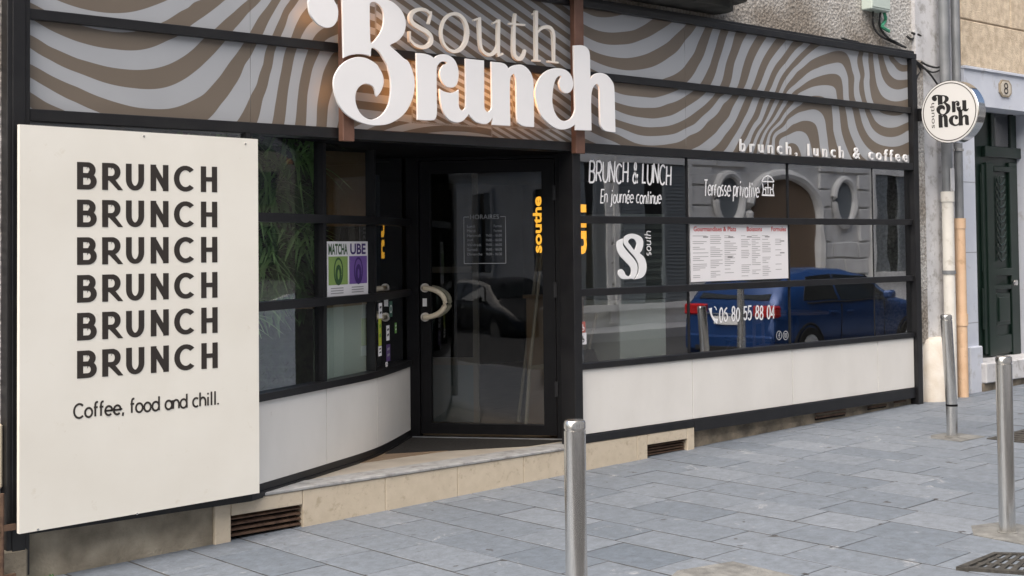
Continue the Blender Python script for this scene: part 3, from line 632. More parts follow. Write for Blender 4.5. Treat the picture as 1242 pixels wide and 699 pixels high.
def vent(x0, x1, z0, z1, y):
    MB().box(x0, x1, y+.05, y+.07, z0-.1, z1).build('vent_recess', blackm, CB)
    b = MB(); n = 4
    for k in range(n): b.hull([(x0, y, z0+(z1-z0)*(k+.15)/n), (x1, y, z0+(z1-z0)*(k+.15)/n), (x1, y, z0+(z1-z0)*(k+.4)/n), (x0, y, z0+(z1-z0)*(k+.4)/n)],
                                 [(x0, y+.03, z0+(z1-z0)*(k+.45)/n), (x1, y+.03, z0+(z1-z0)*(k+.45)/n), (x1, y+.03, z0+(z1-z0)*(k+.7)/n), (x0, y+.03, z0+(z1-z0)*(k+.7)/n)])
    b.build('vent_grille', rust, CB)
vent(4.0, 4.486, .0, .127, .0); vent(7.545, 8.0, .07, .157, .01)
# older plinth to the right, with three dark air bricks
MB().box(2.69, 3.893, .0, .3, -.25, .24).build('plinth', stucco, CB)
MB().box(8.085, 11.35, .03, .3, -.1, .238).build('plinth', stoneold, CB)
for px0, px1 in ((988, 1024), (1052, 1074), (1084, 1098)):
    x0, x1 = at(px0, 500, .03).x, at(px1, 492, .03).x
    MB().box(x0, x1, .024, .032, G(x0)+.025, .16).build('vent_recess', blackm, CB)
    b = MB()
    for k in range(3): b.box(x0, x1, .016, .026, G(x0)+.04+k*.035, G(x0)+.055+k*.035)
    b.build('vent_grille', rust, CB)
# balcony above
pl = [(5.0, .06), (8.62, .06), (8.64, -.06), (8.59, -.2), (8.46, -.32), (8.26, -.38), (5.0, -.38)]
MB().prism(pl, 3.60, 3.78).build('balcony', mk('dark balcony stone', (.05, .05, .045), .9, 0, (.12, .115, .10), 6, 8, .4, 40), CB)  # dark mottled stone over the whole slab
MB().prism([(5.0, .055), (8.5, .055), (8.52, -.06), (8.46, -.17), (8.32, -.25), (5.0, -.25)], 3.52, 3.598).build('balcony_moulding', mk('dark moulding', (.035, .035, .031), .9, 0, (.07, .068, .06), 6), CB)  # slightly darker than the slab above
# left edge stone and cellar bars
MB().box(2.2, 2.688, -.01, .028, .45, .78, .01).build('corner_stone', stone, CB)
MB().box(2.2, 2.80, -.06, -.002, -.3, .14, .012).build('corner_stone', stucco, CB)
# ------------------------------------------------------------------ big sign
SG = thing('sign_lettering', (5.8, -.08, 2.3), 'large white halo lit South Brunch letters on two bronze posts', 'sign')
for p0, p1 in ((413, 427), (695, 706)):
    x0, x1 = at(p0, 110, -.08).x, at(p1, 110, -.08).x
    MB().box(x0, x1, -.105, -.055, at(p0, 171 if p0 < 500 else 186, -.1).z, 3.62, .003).build('post', copper, SG)
def k1(*p): return [(370+q[0]/8.85, q[1]/8.85)+tuple(q[2:]) for q in p]
def k2(*p): return [(390+q[0]/8.22, 75+q[1]/8.22)+tuple(q[2:]) for q in p]
def k3(*p): return [(495+q[0]/6.657, 55+q[1]/6.657)+tuple(q[2:]) for q in p]
def k4(*p): return [(620+q[0]/5.593, 45+q[1]/5.593)+tuple(q[2:]) for q in p]
SY = -.15
def plate(loops, y, th, name, m, parent):
    L = []
    for lp in loops:
        s = smooth_loop(lp, 5); L.append([(at(px, py, y).x, at(px, py, y).z) for px, py in s])
    return link(name, outline_mesh(L, y, th), m, parent)
Bout = k1((400, -50, 1), (408, 200), (418, 618, 1), (480, 592), (560, 579), (640, 583), (705, 602, 1), (707, 540), (716, 517), (745, 517), (800, 560), (850, 640), (885, 700)) + \
       k2((670, 80), (690, 160), (695, 250), (692, 330), (675, 420), (640, 490), (590, 545), (530, 575), (480, 578), (420, 550), (375, 500), (345, 430), (335, 360), (345, 300), (370, 255), (410, 225), (460, 218), (510, 240), (535, 280), (546, 330), (554, 343, 1), (585, 305), (610, 250), (620, 190), (605, 120), (570, 60)) + \
       k1((775, 700), (720, 660), (660, 630), (590, 617), (520, 625), (450, 655), (395, 700)) + \
       k2((180, 60), (140, 130), (125, 200), (130, 280), (150, 360), (185, 440), (250, 520), (340, 580), (430, 615), (530, 632), (640, 625), (720, 595), (800, 540), (860, 470), (905, 370), (925, 270), (925, 180), (905, 90), (865, 0)) + \
       k1((1060, 630), (990, 565), (930, 515), (910, 492, 1), (925, 475), (1000, 435), (1060, 360), (1080, 270), (1070, 190), (1030, 110), (960, 40), (885, 0), (760, -45), (600, -75), (430, -130), (250, -140), (120, -90),
          (45, 0), (42, 60), (55, 140), (90, 200), (140, 255), (190, 285), (235, 297), (290, 285), (330, 245), (350, 190), (355, 120), (340, 60), (310, 0), (330, -50))
Bhole = k1((693, 40, 1), (720, 20), (760, 25), (810, 65), (840, 120), (850, 180), (845, 260), (825, 330), (790, 390), (745, 445), (718, 465), (700, 455, 1), (694, 250))
rL = k3((70, 65, 1), (130, 70), (180, 85), (212, 105), (240, 85), (285, 75), (330, 85), (370, 115), (395, 160), (408, 220), (405, 270), (395, 310), (375, 335), (345, 340), (310, 330), (280, 300), (262, 260), (258, 220), (268, 190), (285, 165), (312, 152), (315, 138), (290, 128), (260, 137), (237, 165), (230, 200), (231, 400), (232, 540), (220, 590), (190, 605), (80, 600, 1), (75, 300))
unL = k3((258, 355, 1), (290, 375), (340, 387), (380, 380), (408, 362, 1), (409, 430), (410, 490), (422, 520), (440, 529), (460, 515), (470, 480), (469, 300), (468, 110, 1), (540, 118), (612, 125, 1), (614, 300), (615, 490), (628, 530), (645, 541), (665, 530), (678, 490), (677, 300), (675, 135, 1), (760, 145), (795, 165), (812, 195, 1), (840, 172), (880, 160)) + \
      k4((80, 193), (120, 225), (145, 275), (152, 340), (154, 480), (155, 610, 1), (95, 605), (60, 590), (42, 555), (38, 400), (35, 300), (25, 260)) + k3((855, 230), (838, 240), (824, 275), (822, 450), (825, 650, 1), (682, 641, 1), (688, 577, 1), (650, 625), (610, 635), (550, 617), (510, 580), (490, 552, 1), (475, 575), (440, 610), (400, 622), (350, 610), (310, 575), (280, 520), (262, 440))
chL = k4((315, 213), (370, 225), (405, 260), (420, 310), (415, 350), (395, 375), (370, 380), (345, 365), (330, 335), (327, 305), (340, 275), (335, 262), (310, 275), (290, 320), (280, 390), (280, 450), (295, 510), (325, 555), (360, 572), (400, 560), (425, 530), (437, 490, 1), (431, 280), (427, 60, 1), (480, 58), (515, 75), (532, 110), (535, 200), (538, 290, 1), (560, 260), (600, 245), (650, 260), (690, 310), (700, 360), (704, 500), (707, 645, 1), (640, 635), (610, 600), (605, 540), (602, 400), (600, 345), (585, 320), (565, 327), (547, 370), (542, 450), (545, 633, 1), (440, 630, 1), (437, 590, 1), (400, 615), (350, 627), (300, 615), (250, 580), (205, 530), (175, 450), (165, 370), (185, 300), (220, 250), (265, 222))
for lps in ([Bout, Bhole], [rL], [unL], [chL]): plate(lps, SY, .016, 'letter', letterw, SG)
# thin serif letters of the first word, stroke by stroke
def k5(p): return (490+p[0]/6.21, 5+p[1]/6.21)
def serif_letter(strokes, y=-.085, th=.022):
    bm = bmesh.new(); kk = 0
    for pts, wd in strokes:
        s = smooth_loop(pts, 5, closed=False); n = len(s)
        q = [at(*k5(p), y) for p in s]
        if isinstance(wd, tuple): wl = [(wd[0]+(wd[1]-wd[0])*math.sin(PI*i/(n-1)))/6.21*.0077 for i in range(n)]
        else: wl = [wd/6.21*.0077]*n
        P = [Vector((v.x, v.z, 0)) for v in q]; rings = []; kk += 1
        for i in range(n):
            d = (P[min(i+1, n-1)]-P[max(i-1, 0)]).normalized(); nn = Vector((-d.y, d.x, 0)); h = wl[i]/2
            e = .0002*kk
            rings.append([bm.verts.new((c.x, yy, c.y)) for c, yy in ((P[i]+nn*h, y-e), (P[i]-nn*h, y-e), (P[i]-nn*h, y+th), (P[i]+nn*h, y+th))])
        for a, c in zip(rings, rings[1:]):
            for i in range(4): bm.faces.new((a[i], a[(i+1) % 4], c[(i+1) % 4], c[i]))
        bm.faces.new(rings[0][::-1]); bm.faces.new(rings[-1])
    bmesh.ops.recalc_face_normals(bm, faces=bm.faces)
    me = bpy.data.meshes.new('m'); bm.to_mesh(me); bm.free(); link('letter', me, letterc, SG)
oc = [(382+98*math.cos(a)-8*math.sin(a), 215+142*math.sin(a)+12*math.cos(a)) for a in [2*PI*k/16 for k in range(17)]]
serif_letter([([(205, 55), (203, 90), (188, 150)], 12), ([(203, 80), (170, 48), (120, 40), (72, 60), (52, 100), (66, 142), (112, 175), (170, 207), (205, 245), (205, 290), (172, 320), (130, 325), (82, 306), (50, 272)], (13, 24)), ([(46, 205), (45, 245), (50, 285)], 12)])
serif_letter([(oc, (26, 14))])
serif_letter([([(570, 105), (573, 200), (577, 290), (590, 345), (622, 376), (660, 380), (697, 352), (714, 310)], (22, 18)), ([(530, 122), (580, 104)], 9), ([(716, 118), (714, 250), (713, 385)], 20), ([(672, 146), (724, 122)], 9), ([(706, 392), (748, 374)], 10)])
serif_letter([([(842, 72), (834, 150), (830, 260), (832, 370), (850, 405), (880, 412), (904, 385), (916, 345)], (14, 24)), ([(796, 148), (914, 158)], 10)])
serif_letter([([(1000, 50), (999, 240), (1000, 420)], 22), ([(975, 78), (1008, 56)], 9), ([(974, 424), (1030, 428)], 10), ([(1006, 215), (1038, 183), (1080, 172), (1114, 190), (1130, 235), (1132, 330), (1134, 432)], (10, 22)), ([(1086, 432), (1164, 442)], 10)])
# warm LED strips behind the letters, facing the fascia
def ledstrip(px0, py0, px1, py1, wdt=.02):
    a = at(px0, py0, -.1); c = at(px1, py1, -.1); d = (c-a).normalized(); n = d.cross(Vector((0, 1, 0)))*wdt
    b = MB(); b.hull([a+n+Vector((0, .002, 0)), c+n+Vector((0, .002, 0)), c-n+Vector((0, .002, 0)), a-n+Vector((0, .002, 0))], [a+n-Vector((0, .010, 0)), c+n-Vector((0, .010, 0)), c-n-Vector((0, .010, 0)), a-n-Vector((0, .010, 0))])
    b.build('led_strip', led, SG)
for q in ((380, 10, 398, 20), (436, 10, 436, 55), (480, 18, 484, 40), (414, 100, 418, 122), (448, 84, 452, 96), (490, 85, 494, 125), (519, 75, 519, 135), (575, 82, 575, 130), (608, 88, 608, 140), (640, 90, 640, 140), (660, 95, 664, 135), (707, 90, 707, 140)): ledstrip(*q)
# tagline
def islands(me):
    bm = bmesh.new(); bm.from_mesh(me); seen = set(); out = []
    for v in bm.verts:
        if v in seen: continue
        st = [v]; comp = set()
        while st:
            q = st.pop()
            if q in comp: continue
            comp.add(q); st += [e.other_vert(q) for e in q.link_edges]
        seen |= comp; nb = bmesh.new(); mp = {q: nb.verts.new(q.co) for q in comp}
        for f in {f for q in comp for f in q.link_faces}: nb.faces.new([mp[q] for q in f.verts])
        m = bpy.data.meshes.new('l'); nb.to_mesh(m); nb.free(); out.append(m)
    bm.free(); return out
TG = thing('tagline_lettering', (10, -.03, 2.4), 'small spaced white letters reading brunch, lunch & coffee on the fascia', 'sign')
me = text_mesh('brunch, lunch & coffee', at(897.5, 186.5, -.02)+Vector((0, .0, .0)), X, Z, width=at(1100, 190, -.02).x-at(897.5, 186, -.02).x, height=.122, thick=.014, space=1.6, bold=.004)
for m_ in islands(me): link('letter', m_, letterw, TG)
# ------------------------------------------------------------------ cream board
BY = -.135
x0, x1 = at(23.6, 400, BY).x, at(313.8, 400, BY).x; zt, zb = at(24, 151, BY).z, at(23, 648, BY).z
zt = (zt+at(313, 169, BY).z)/2; zb = (zb+at(315, 597, BY).z)/2
BD = thing('sign_board', ((x0+x1)/2, BY, zb), 'tall cream board repeating the word BRUNCH six times', 'sign board')
zl = [at(23, 648, BY).z, at(315, 598, BY).z, at(313, 169, BY).z, at(24, 151, BY).z]      # the foot is cut to follow the sloping street
MB().hull([(x0, BY, zl[0]), (x1, BY, zl[1]), (x1, BY, zl[2]), (x0, BY, zl[3])], [(x0, BY+.03, zl[0]), (x1, BY+.03, zl[1]), (x1, BY+.03, zl[2]), (x0, BY+.03, zl[3])]).build('panel', cream, BD)
MB().box(x0+.05, x1-.05, BY+.0305, -.086, zb+.1, zt-.1).build('batten', blackm, BD)
rowz = []
cells = [('B', 362, 455), ('R', 480, 567), ('U', 592, 678), ('N', 708, 793), ('C', 818, 920), ('H', 945, 1022)]
ztop = (at(95, 170+101/3.881, BY).z+at(262, 170+128/3.881, BY).z)/2; zlast = (at(95, 340+465/3.881, BY).z+at(262, 340+412/3.881, BY).z)/2
ch = (at(95, 170+101/3.881, BY).z-at(95, 170+230/3.881, BY).z)
pitch = (ztop-ch-zlast)/5
for r in range(6):
    bm = bmesh.new(); kk = 0; sw = .0250
    for c, u0, u1 in cells:
        a, e = at(u0/3.881, 250, BY).x, at(u1/3.881, 250, BY).x; zz = ztop-ch-pitch*r
        ax = .74; wdt = (e-a)*ax                       # wide cut of the typeface: stems broader than bars
        M_ = basis((a, BY-.0012, zz), X, Z) @ Matrix.Diagonal((1/ax, 1, 1, 1))
        for st in GL[c][0]:
            P = [(sw/2+x*(wdt-sw), sw/2+y*(ch-sw)) for x, y in st]; kk += 1
            if c != 'C':                      # square ends flush with the cap lines
                for i, j in ((0, 1), (-1, -2)):
                    d = Vector((P[i][0]-P[j][0], P[i][1]-P[j][1])); dl = d.length
                    if min(abs(d.x), abs(d.y)) < .01*dl: P[i] = (P[i][0]+d.x/dl*sw/2, P[i][1]+d.y/dl*sw/2)
                    elif c == 'R' and i == -1: P[i] = (P[i][0]+d.x/dl*sw, P[i][1]+d.y/dl*sw)
            n0 = len(bm.verts); ribbon(bm, P, sw, M_, .00015*(kk % 5)); bm.verts.ensure_lookup_table()
            for v in list(bm.verts)[n0:]: v.co.z = min(max(v.co.z, zz), zz+ch)
    me = bpy.data.meshes.new('m'); bm.to_mesh(me); bm.free(); link('lettering', me, ink, BD)
a = at(88.5, 340+655/3.881, BY); e = at(266, 340+590/3.881, BY)
zb_ = (a.z+e.z)/2
stroke_obj('slogan', 'Coffee, food and chill.', (a.x, BY-.0012, zb_), X, Z, .083, .0108, ink, BD, width=e.x-a.x, gap=.13)
for u, v in ((677, 642), (1155, 678)):
    p = at(u/3.881, v/3.881, BY); MB().tube([p, p+Vector((0, -.003, 0))], .006, 8).build('screw', steel, BD)
for u, v in ((645, 405), (178, 478)):
    p = at(u/3.881, 519+v/3.881, BY); MB().tube([p, p+Vector((0, -.003, 0))], .006, 8).build('screw', steel, BD)
# ------------------------------------------------------------------ window lettering (vinyl on the glass, children of the building)
def wpt(px, py): return at(px, py, .004)
def wtext(name, s, px0, px1, pyb, h, sw, **k):
    a, c = wpt(px0, pyb), wpt(px1, pyb); return stroke_obj(name, s, a, X, Z, h, sw, vinyl, CB, width=c.x-a.x, **k)
wtext('window_lettering', 'BRUNCH & LUNCH', 714, 814, 221.5, .165, .0145, gap=.2, slant=.06, jit=.05)
wtext('window_lettering', 'En journ\u00e9e continue', 728, 802, 246.5, .105, .010, gap=.16, slant=.1, jit=.04)
wtext('window_lettering', 'Terrasse privative', 853, 921, 238, .135, .012, gap=.16, slant=.08, jit=.05)
wtext('window_lettering', '06 80 55 88 04', 872, 940, 391.5, .122, .0135, gap=.2, slant=.05, jit=.05)
# parasol and table pictogram
bm = bmesh.new(); o = wpt(924, 237.5); M_ = basis(o, X, Z); s_ = .17
ribbon(bm, [(.0, .70*s_), (.2*s_, .9*s_), (.5*s_, 1.0*s_), (.8*s_, .9*s_), (s_, .70*s_)], .012, M_); ribbon(bm, [(.02*s_, .70*s_), (.98*s_, .70*s_)], .01, M_, .0002)
ribbon(bm, [(.5*s_, .1*s_), (.5*s_, .95*s_)], .009, M_, .0004); ribbon(bm, [(.25*s_, .4*s_), (.75*s_, .4*s_)], .011, M_, .0006); ribbon(bm, [(0, .03*s_), (s_, .03*s_)], .014, M_, .0008)
for sx in (0, 1):
    q = lambda t: t if sx == 0 else s_-t
    ribbon(bm, [(q(.06*s_), .6*s_), (q(.12*s_), .32*s_), (q(.32*s_), .32*s_), (q(.32*s_), .08*s_)], .011, M_, .001); ribbon(bm, [(q(.12*s_), .32*s_), (q(.06*s_), .08*s_)], .011, M_, .0012)
me = bpy.data.meshes.new('m'); bm.to_mesh(me); bm.free(); link('window_pictogram', me, vinyl, CB)
# handset
bm = bmesh.new(); o = wpt(861, 393); M_ = basis(o, X, Z)
ribbon(bm, smooth_loop([(.01, .125), (.02, .075), (.05, .035), (.095, .015)], 5, False), [.042, .036, .03, .024, .02, .018, .018, .018, .018, .02, .02, .024, .03, .036, .04, .042][:16], M_)
ribbon(bm, arc(.05, .10, .035, .035, 80, 10, 6), .008, M_, .0003)
me = bpy.data.meshes.new('m'); bm.to_mesh(me); bm.free(); link('window_pictogram', me, vinyl, CB)
# two round social icons
for px, kind in ((945, 0), (953, 1)):
    bm = bmesh.new(); o = wpt(px, 407); M_ = basis(o, X, Z); ribbon(bm, arc(0, 0, .036, .036, 0, 360, 20), .007, M_)
    if kind == 0: ribbon(bm, [(.014, .022), (.002, .018), (0, -.026)], .008, M_, .0003); ribbon(bm, [(-.012, .002), (.013, .002)], .007, M_, .0005)
    else: ribbon(bm, [(-.016, -.016), (.016, -.016), (.016, .016), (-.016, .016), (-.016, -.016)], .005, M_, .0003); ribbon(bm, arc(0, 0, .008, .008, 0, 360, 10), .005, M_, .0005)
    me = bpy.data.meshes.new('m'); bm.to_mesh(me); bm.free(); link('window_pictogram', me, vinylgrey, CB)
# white monogram: an S folded into a B, traced on crop (690,180) at 4.37
def k6(*p): return [(690+q[0]/4.37, 180+q[1]/4.37)+tuple(q[2:]) for q in p]
mono = [k6((325, 455), (355, 458), (385, 475), (393, 505), (385, 540), (372, 556, 1), (398, 580), (410, 620), (405, 660), (385, 685), (350, 693, 1), (368, 660), (370, 620), (352, 580), (318, 540), (292, 505), (290, 480, 1), (300, 465)),
        k6((285, 480, 1), (286, 515), (310, 550), (345, 590), (362, 625), (358, 665), (342, 693, 1), (330, 690), (310, 692), (280, 690), (262, 672), (262, 650), (278, 642), (292, 655), (300, 672), (318, 680), (330, 660), (326, 630), (300, 600), (268, 565), (254, 530), (256, 495))]
hole = k6((325, 478), (345, 480), (358, 500), (355, 525), (345, 540), (325, 515), (312, 495))
L = [[(at(px, py, .004).x, at(px, py, .004).z) for px, py in smooth_loop(lp, 5)] for lp in mono+[hole]]
cu_me = outline_mesh(L, .001, .0045); link('window_monogram', cu_me, vinyl, CB)
stroke_obj('window_lettering', 'south', wpt(790, 311), Z, -X, .075, .007, vinyl, CB, width=.19, gap=.2, slant=.1)
# ------------------------------------------------------------------ posters
a, c = at(838.5, 343, .0), at(955.5, 272.5, .0)
PM = thing('menu_poster', ((a.x+c.x)/2, .0, a.z), 'wide white menu sheet with red headings stuck on the right window', 'poster')
px0, px1, pz0, pz1 = a.x, c.x, (a.z+at(955.5, 337, .0).z)/2, (c.z+at(838.5, 273, .0).z)/2
MB().box(px0, px1, .0025, .0055, pz0, pz1).build('sheet', paperw, PM)
W_, H_ = px1-px0, pz1-pz0
for s, f0, f1 in (('Gourmandises & Plats', .03, .45), ('Boissons', .56, .72), ('Formules', .82, .98)):
    link('heading', text_mesh(s, (px0+W_*f0, .0013, pz1-H_*.12), X, Z, width=W_*(f1-f0), height=H_*.085, bold=.02), redink, PM)
bm = bmesh.new(); r = random.Random(3)
for c0, c1 in ((.02, .17), (.19, .31), (.33, .46), (.50, .60), (.61, .70), (.72, .81), (.86, .97)):
    z = .2
    while z < .93:
        ln = r.choice((1, .9, .7, .45, 0, .8)) if c0 < .85 else r.choice((0, 0, 0, .6))
        if ln: ribbon(bm, [(px0+W_*c0, pz1-H_*z), (px0+W_*(c0+(c1-c0)*ln), pz1-H_*z)], H_*.009, basis((0, .0018, 0), X, Z))
        z += .033
for f, z in ((.36, .58), (.91, .30), (.91, .52), (.12, .22), (.37, .22), (.56, .22), (.75, .22)): ribbon(bm, [(px0+W_*f, pz1-H_*z), (px0+W_*(f+.05), pz1-H_*z)], H_*.022, basis((0, .0014, 0), X, Z))
me = bpy.data.meshes.new('m'); bm.to_mesh(me); bm.free(); link('print', me, greyink, PM)
# flavour poster on the curved glass: flat sheet between the two glazing bars
A_, C_ = Vector((4.92, .35, 0)), Vector((5.47, .641, 0)); DU = (C_-A_).normalized()
def onp(px, py, off=.0):                    # pixel onto the upright plane of the poster
    n = Vector((DU.y, -DU.x, 0)); d = AX*((px-621)/FOC)+AD*((py-CY0)/FOC)+AF; Pp = A_-n*off
    return CAMP+d*((Pp-CAMP).dot(n)/d.dot(n))
PP = thing('flavour_poster', onp(422, 362), 'small poster with a green matcha half and a purple ube half', 'poster')
q0, q1 = onp(397, 361), onp(446, 291); z0, z1 = onp(422, 359.5).z, onp(422, 293).z; wq = (Vector((q1.x, q1.y, 0))-Vector((q0.x, q0.y, 0))).length
NP = Vector((DU.y, -DU.x, 0))
def pbox(name, u0, u1, v0, v1, lift, m):
    O = Vector((q0.x, q0.y, 0)); b = MB(); hh = z1-z0
    c = [O+DU*(wq*u)+NP*lift for u in (u0, u1)]; e = [O+DU*(wq*u)+NP*(lift-.0012) for u in (u1, u0)]
    b.prism([(p.x, p.y) for p in c+e], z0+hh*v0, z0+hh*v1); return b.build(name, m, PP)
pbox('sheet', 0, 1, 0, 1, 0, paperw)
gm = mk('matcha green', (.24, .36, .10), .6); gd = mk('dark matcha green', (.035, .09, .03), .6); um = mk('ube purple', (.17, .09, .33), .6); ud = mk('dark ube purple', (.05, .02, .14), .6)
pbox('green_half', .03, .485, .22, .73, .0015, gm); pbox('purple_half', .525, .97, .22, .73, .0015, um)
hh = z1-z0; O = Vector((q0.x, q0.y, z0))
for s, u0, u1, m_ in (('MATCHA', .03, .485, gd), ('UBE', .55, .94, ud)):
    link('heading', text_mesh(s, O+DU*(wq*u0)+NP*.0012+Z*hh*.76, DU, Z, width=wq*(u1-u0), height=hh*.20, bold=.03), m_, PP)
for u, md, ml in ((.26, gd, gm), (.75, ud, um)):
    bm = bmesh.new(); M_ = basis(O+DU*(wq*u)+NP*.002+Z*hh*.46, DU, Z)
    for rr, wd in ((.075, .012), ): ribbon(bm, arc(0, 0, .06, .085, 0, 360, 20), .014, M_)
    ribbon(bm, arc(0, -.02, .03, .05, 0, 360, 12), .03, M_, .0004)
    me = bpy.data.meshes.new('m'); bm.to_mesh(me); bm.free(); link('drink_picture', me, md, PP)
bm = bmesh.new()
for u in (.08, .58):
    for k in range(3): ribbon(bm, [(wq*u, hh*(.16-.045*k)), (wq*(u+.3), hh*(.16-.045*k))], hh*.016, basis(O+NP*.0012, DU, Z))
me = bpy.data.meshes.new('m'); bm.to_mesh(me); bm.free(); link('print', me, greyink, PP)
# stickers on the last curved pane
A_, C_ = Vector((5.56, .635, 0)), Vector((6.2, 1.105, 0)); DU = (C_-A_).normalized(); NP = Vector((DU.y, -DU.x, 0))
stm = {'white': paperw, 'green': mk('sticker green', (.12, .30, .06), .5), 'lime': mk('sticker lime', (.45, .50, .05), .5), 'purple': mk('sticker purple', (.09, .05, .16), .5), 'darkgreen': mk('sticker dark green', (.03, .10, .07), .5)}
for px, py, wpx, hpx, m_, lab in ((461.5, 377, 8, 17, 'white', 'white square sticker on the curved pane, topmost left of its cluster'), (474, 375, 8, 18, 'darkgreen', 'dark green round sticker at the upper right of the curved pane cluster'),
      (461, 403, 7, 30, 'lime', 'tall lime and green card sticker on the curved pane'), (470.5, 404, 8, 17, 'white', 'white sticker with a black mark beside the lime card'),
      (461, 426, 8, 11, 'white', 'small white sticker below the lime card'), (471, 428, 10, 19, 'purple', 'dark purple sticker low on the curved pane'), (469, 442, 5, 5, 'white', 'tiny white sticker at the bottom of the curved pane cluster'), (480, 398, 5, 12, 'green', 'narrow green sticker at the right of the curved pane cluster')):
    p = onp(px, py); b = MB(); wd = wpx*.0077*.5*1.15; hd = hpx*.0062*.5
    c = [p-DU*wd+NP*.0005, p+DU*wd+NP*.0005]; e = [p+DU*wd-NP*.001, p-DU*wd-NP*.001]
    b.prism([(v.x, v.y) for v in c+e], p.z-hd, p.z+hd)
    t = thing('window_sticker', (p.x, p.y, p.z-hd), lab, 'sticker', 'stickers on the curved pane'); b.build('backing', stm[m_], t)
    bm = bmesh.new(); M_ = basis(p+NP*.0012, DU, Z)
    if m_ == 'darkgreen': ribbon(bm, arc(0, 0, wd*.7, wd*.7, 0, 360, 14), .008, M_)
    else:
        for k in range(2): ribbon(bm, [(-wd*.6, hd*(.4-.7*k)), (wd*.6, hd*(.5-.7*k))], hd*.28, M_)
    me = bpy.data.meshes.new('m'); bm.to_mesh(me); bm.free(); link('print', me, {'white': inkb, 'lime': stm['green'], 'purple': vinylgrey}.get(m_, vinyl), t)
# stickers low in the first right pane
for px, py, wpx, hpx, m_, lab in ((703.5, 397, 5, 14, 'red', 'small red sticker at the left edge of the right window'), (703.5, 411, 7, 15, 'white', 'white pictogram sticker under the red one at the left edge of the right window')):
    p = at(px+3, py, .004); t = thing('window_sticker', p, lab, 'sticker', 'stickers on the right window'); wd = wpx*.0055; hd = hpx*.0028
    MB().box(p.x-wd, p.x+wd, .002, .0045, p.z-hd, p.z+hd).build('backing', paperw if m_ == 'white' else mk('faded red', (.5, .15, .12), .5), t)
    bm = bmesh.new(); ribbon(bm, arc(0, -.01, .014, .014, 60, -220, 10), .006, basis((p.x, .001, p.z), X, Z)); ribbon(bm, [(0, .02), (0, -.005), (.015, -.008)], .006, basis((p.x, .0008, p.z), X, Z))
    me = bpy.data.meshes.new('m'); bm.to_mesh(me); bm.free(); link('print', me, inkb if m_ == 'white' else vinyl, t)
# ------------------------------------------------------------------ inside the cafe
def neon_text(s, O, U, V, w_, h_, label):
    me = text_mesh(s, O, U, V, width=w_, height=h_, thick=.004, bold=.03); o = link('neon_sign', me, neon); tag(o, label, 'neon sign', 'amber neon words inside'); return o
P0 = dpt(1.003, -.06, 1.61); tk = (-.12-(CAMP-DA).dot(DN))/((P0-CAMP).dot(DN)); P0 = CAMP+(P0-CAMP)*tk
nw = neon_text('southe', P0, Z, -DD, .425, .067, 'amber neon word standing upright behind the door glass')
hp = P0-DD*.075; hd = (CAMP-hp); hd.z = 0; hd.normalize(); he = hp+hd*.10; hn = Vector((hd.y, -hd.x, 0))*.002
MB().prism([(q.x, q.y) for q in (hp-hn, hp+hn, he+hn, he-hn)], P0.z-.02, P0.z+.45).build('added_reflection_blocker', blackm, nw)  # added unseen plate, blocks the neon's stray reflection in the left panes
neon_text('un', (6.965, .022, 1.60), Z, -X, .36, .10, 'amber neon letters at the left edge of the right window')
neon_text('nu', (6.10, 1.32, 1.58), Z, -Vector((.8, .6, 0)), .30, .07, 'added glowing amber letters standing in for the neon reflected in the curved window')  # glowing letters take the place of the neon's reflection in the curved glass
# living wall with its plants
LW = thing('planter_panel', (4.7, .66, .24), 'dark upright backing panel of the living wall', 'panel')
MB().box(3.9, at(384, 300, .66).x, .66, .72, .24, 2.335).build('backing', mk('moss backing', (.015, .03, .012), .9, 0, (.03, .06, .02), 20, 6, .6, 40), LW)
def plant(x, z, n, ln, wd, m, seed, label, droop):
    r = random.Random(seed); bm = bmesh.new(); base = Vector((x, .655, z))
    for k in range(n):
        a = r.uniform(0, 2*PI); L = ln*r.uniform(.55, 1.1); d = Vector((math.cos(a)*.9, -r.uniform(.25, .9), math.sin(a)*.8+.15)).normalized()
        sd_ = d.cross(Vector((0, -.3, 1))).normalized(); pr = None; b0 = base+Vector((r.uniform(-.12, .12), -r.uniform(0, .03), r.uniform(-.12, .12)))
        for i in range(5):
            t = i/4; p = b0+d*L*t+Vector((0, 0, -droop*L*t*t)); h = wd*(1-t*t*.92)*(.5+.5*min(1, t*4)); h2 = Vector((0, 0, .0))
            q = (bm.verts.new(p+sd_*h), bm.verts.new(p-sd_*h))
            if pr: bm.faces.new((pr[0], pr[1], q[1], q[0]))
            pr = q
    me = bpy.data.meshes.new('m'); bm.to_mesh(me); bm.free(); o = link('wall_plant', me, m); tag(o, label, 'plant', 'plants of the living wall'); return o
pid = 0
for zc in (1.38, 1.58, 1.76, 1.94, 2.12, 2.28):
    for xc in (4.10, 4.38, 4.63, 4.88):
        pid += 1; big = pid in (2, 7, 12, 13, 19, 22, 24)
        plant(xc+rnd.uniform(-.07, .07), zc+rnd.uniform(-.08, .08), 60 if big else 95, .26 if big else .13, .013 if big else .022, leafb if big else (leafa if pid % 3 else leafc), pid,
              'spiky spider plant with long arching leaves in the living wall' if big else 'bushy small leaved dark plant in the living wall', .45)
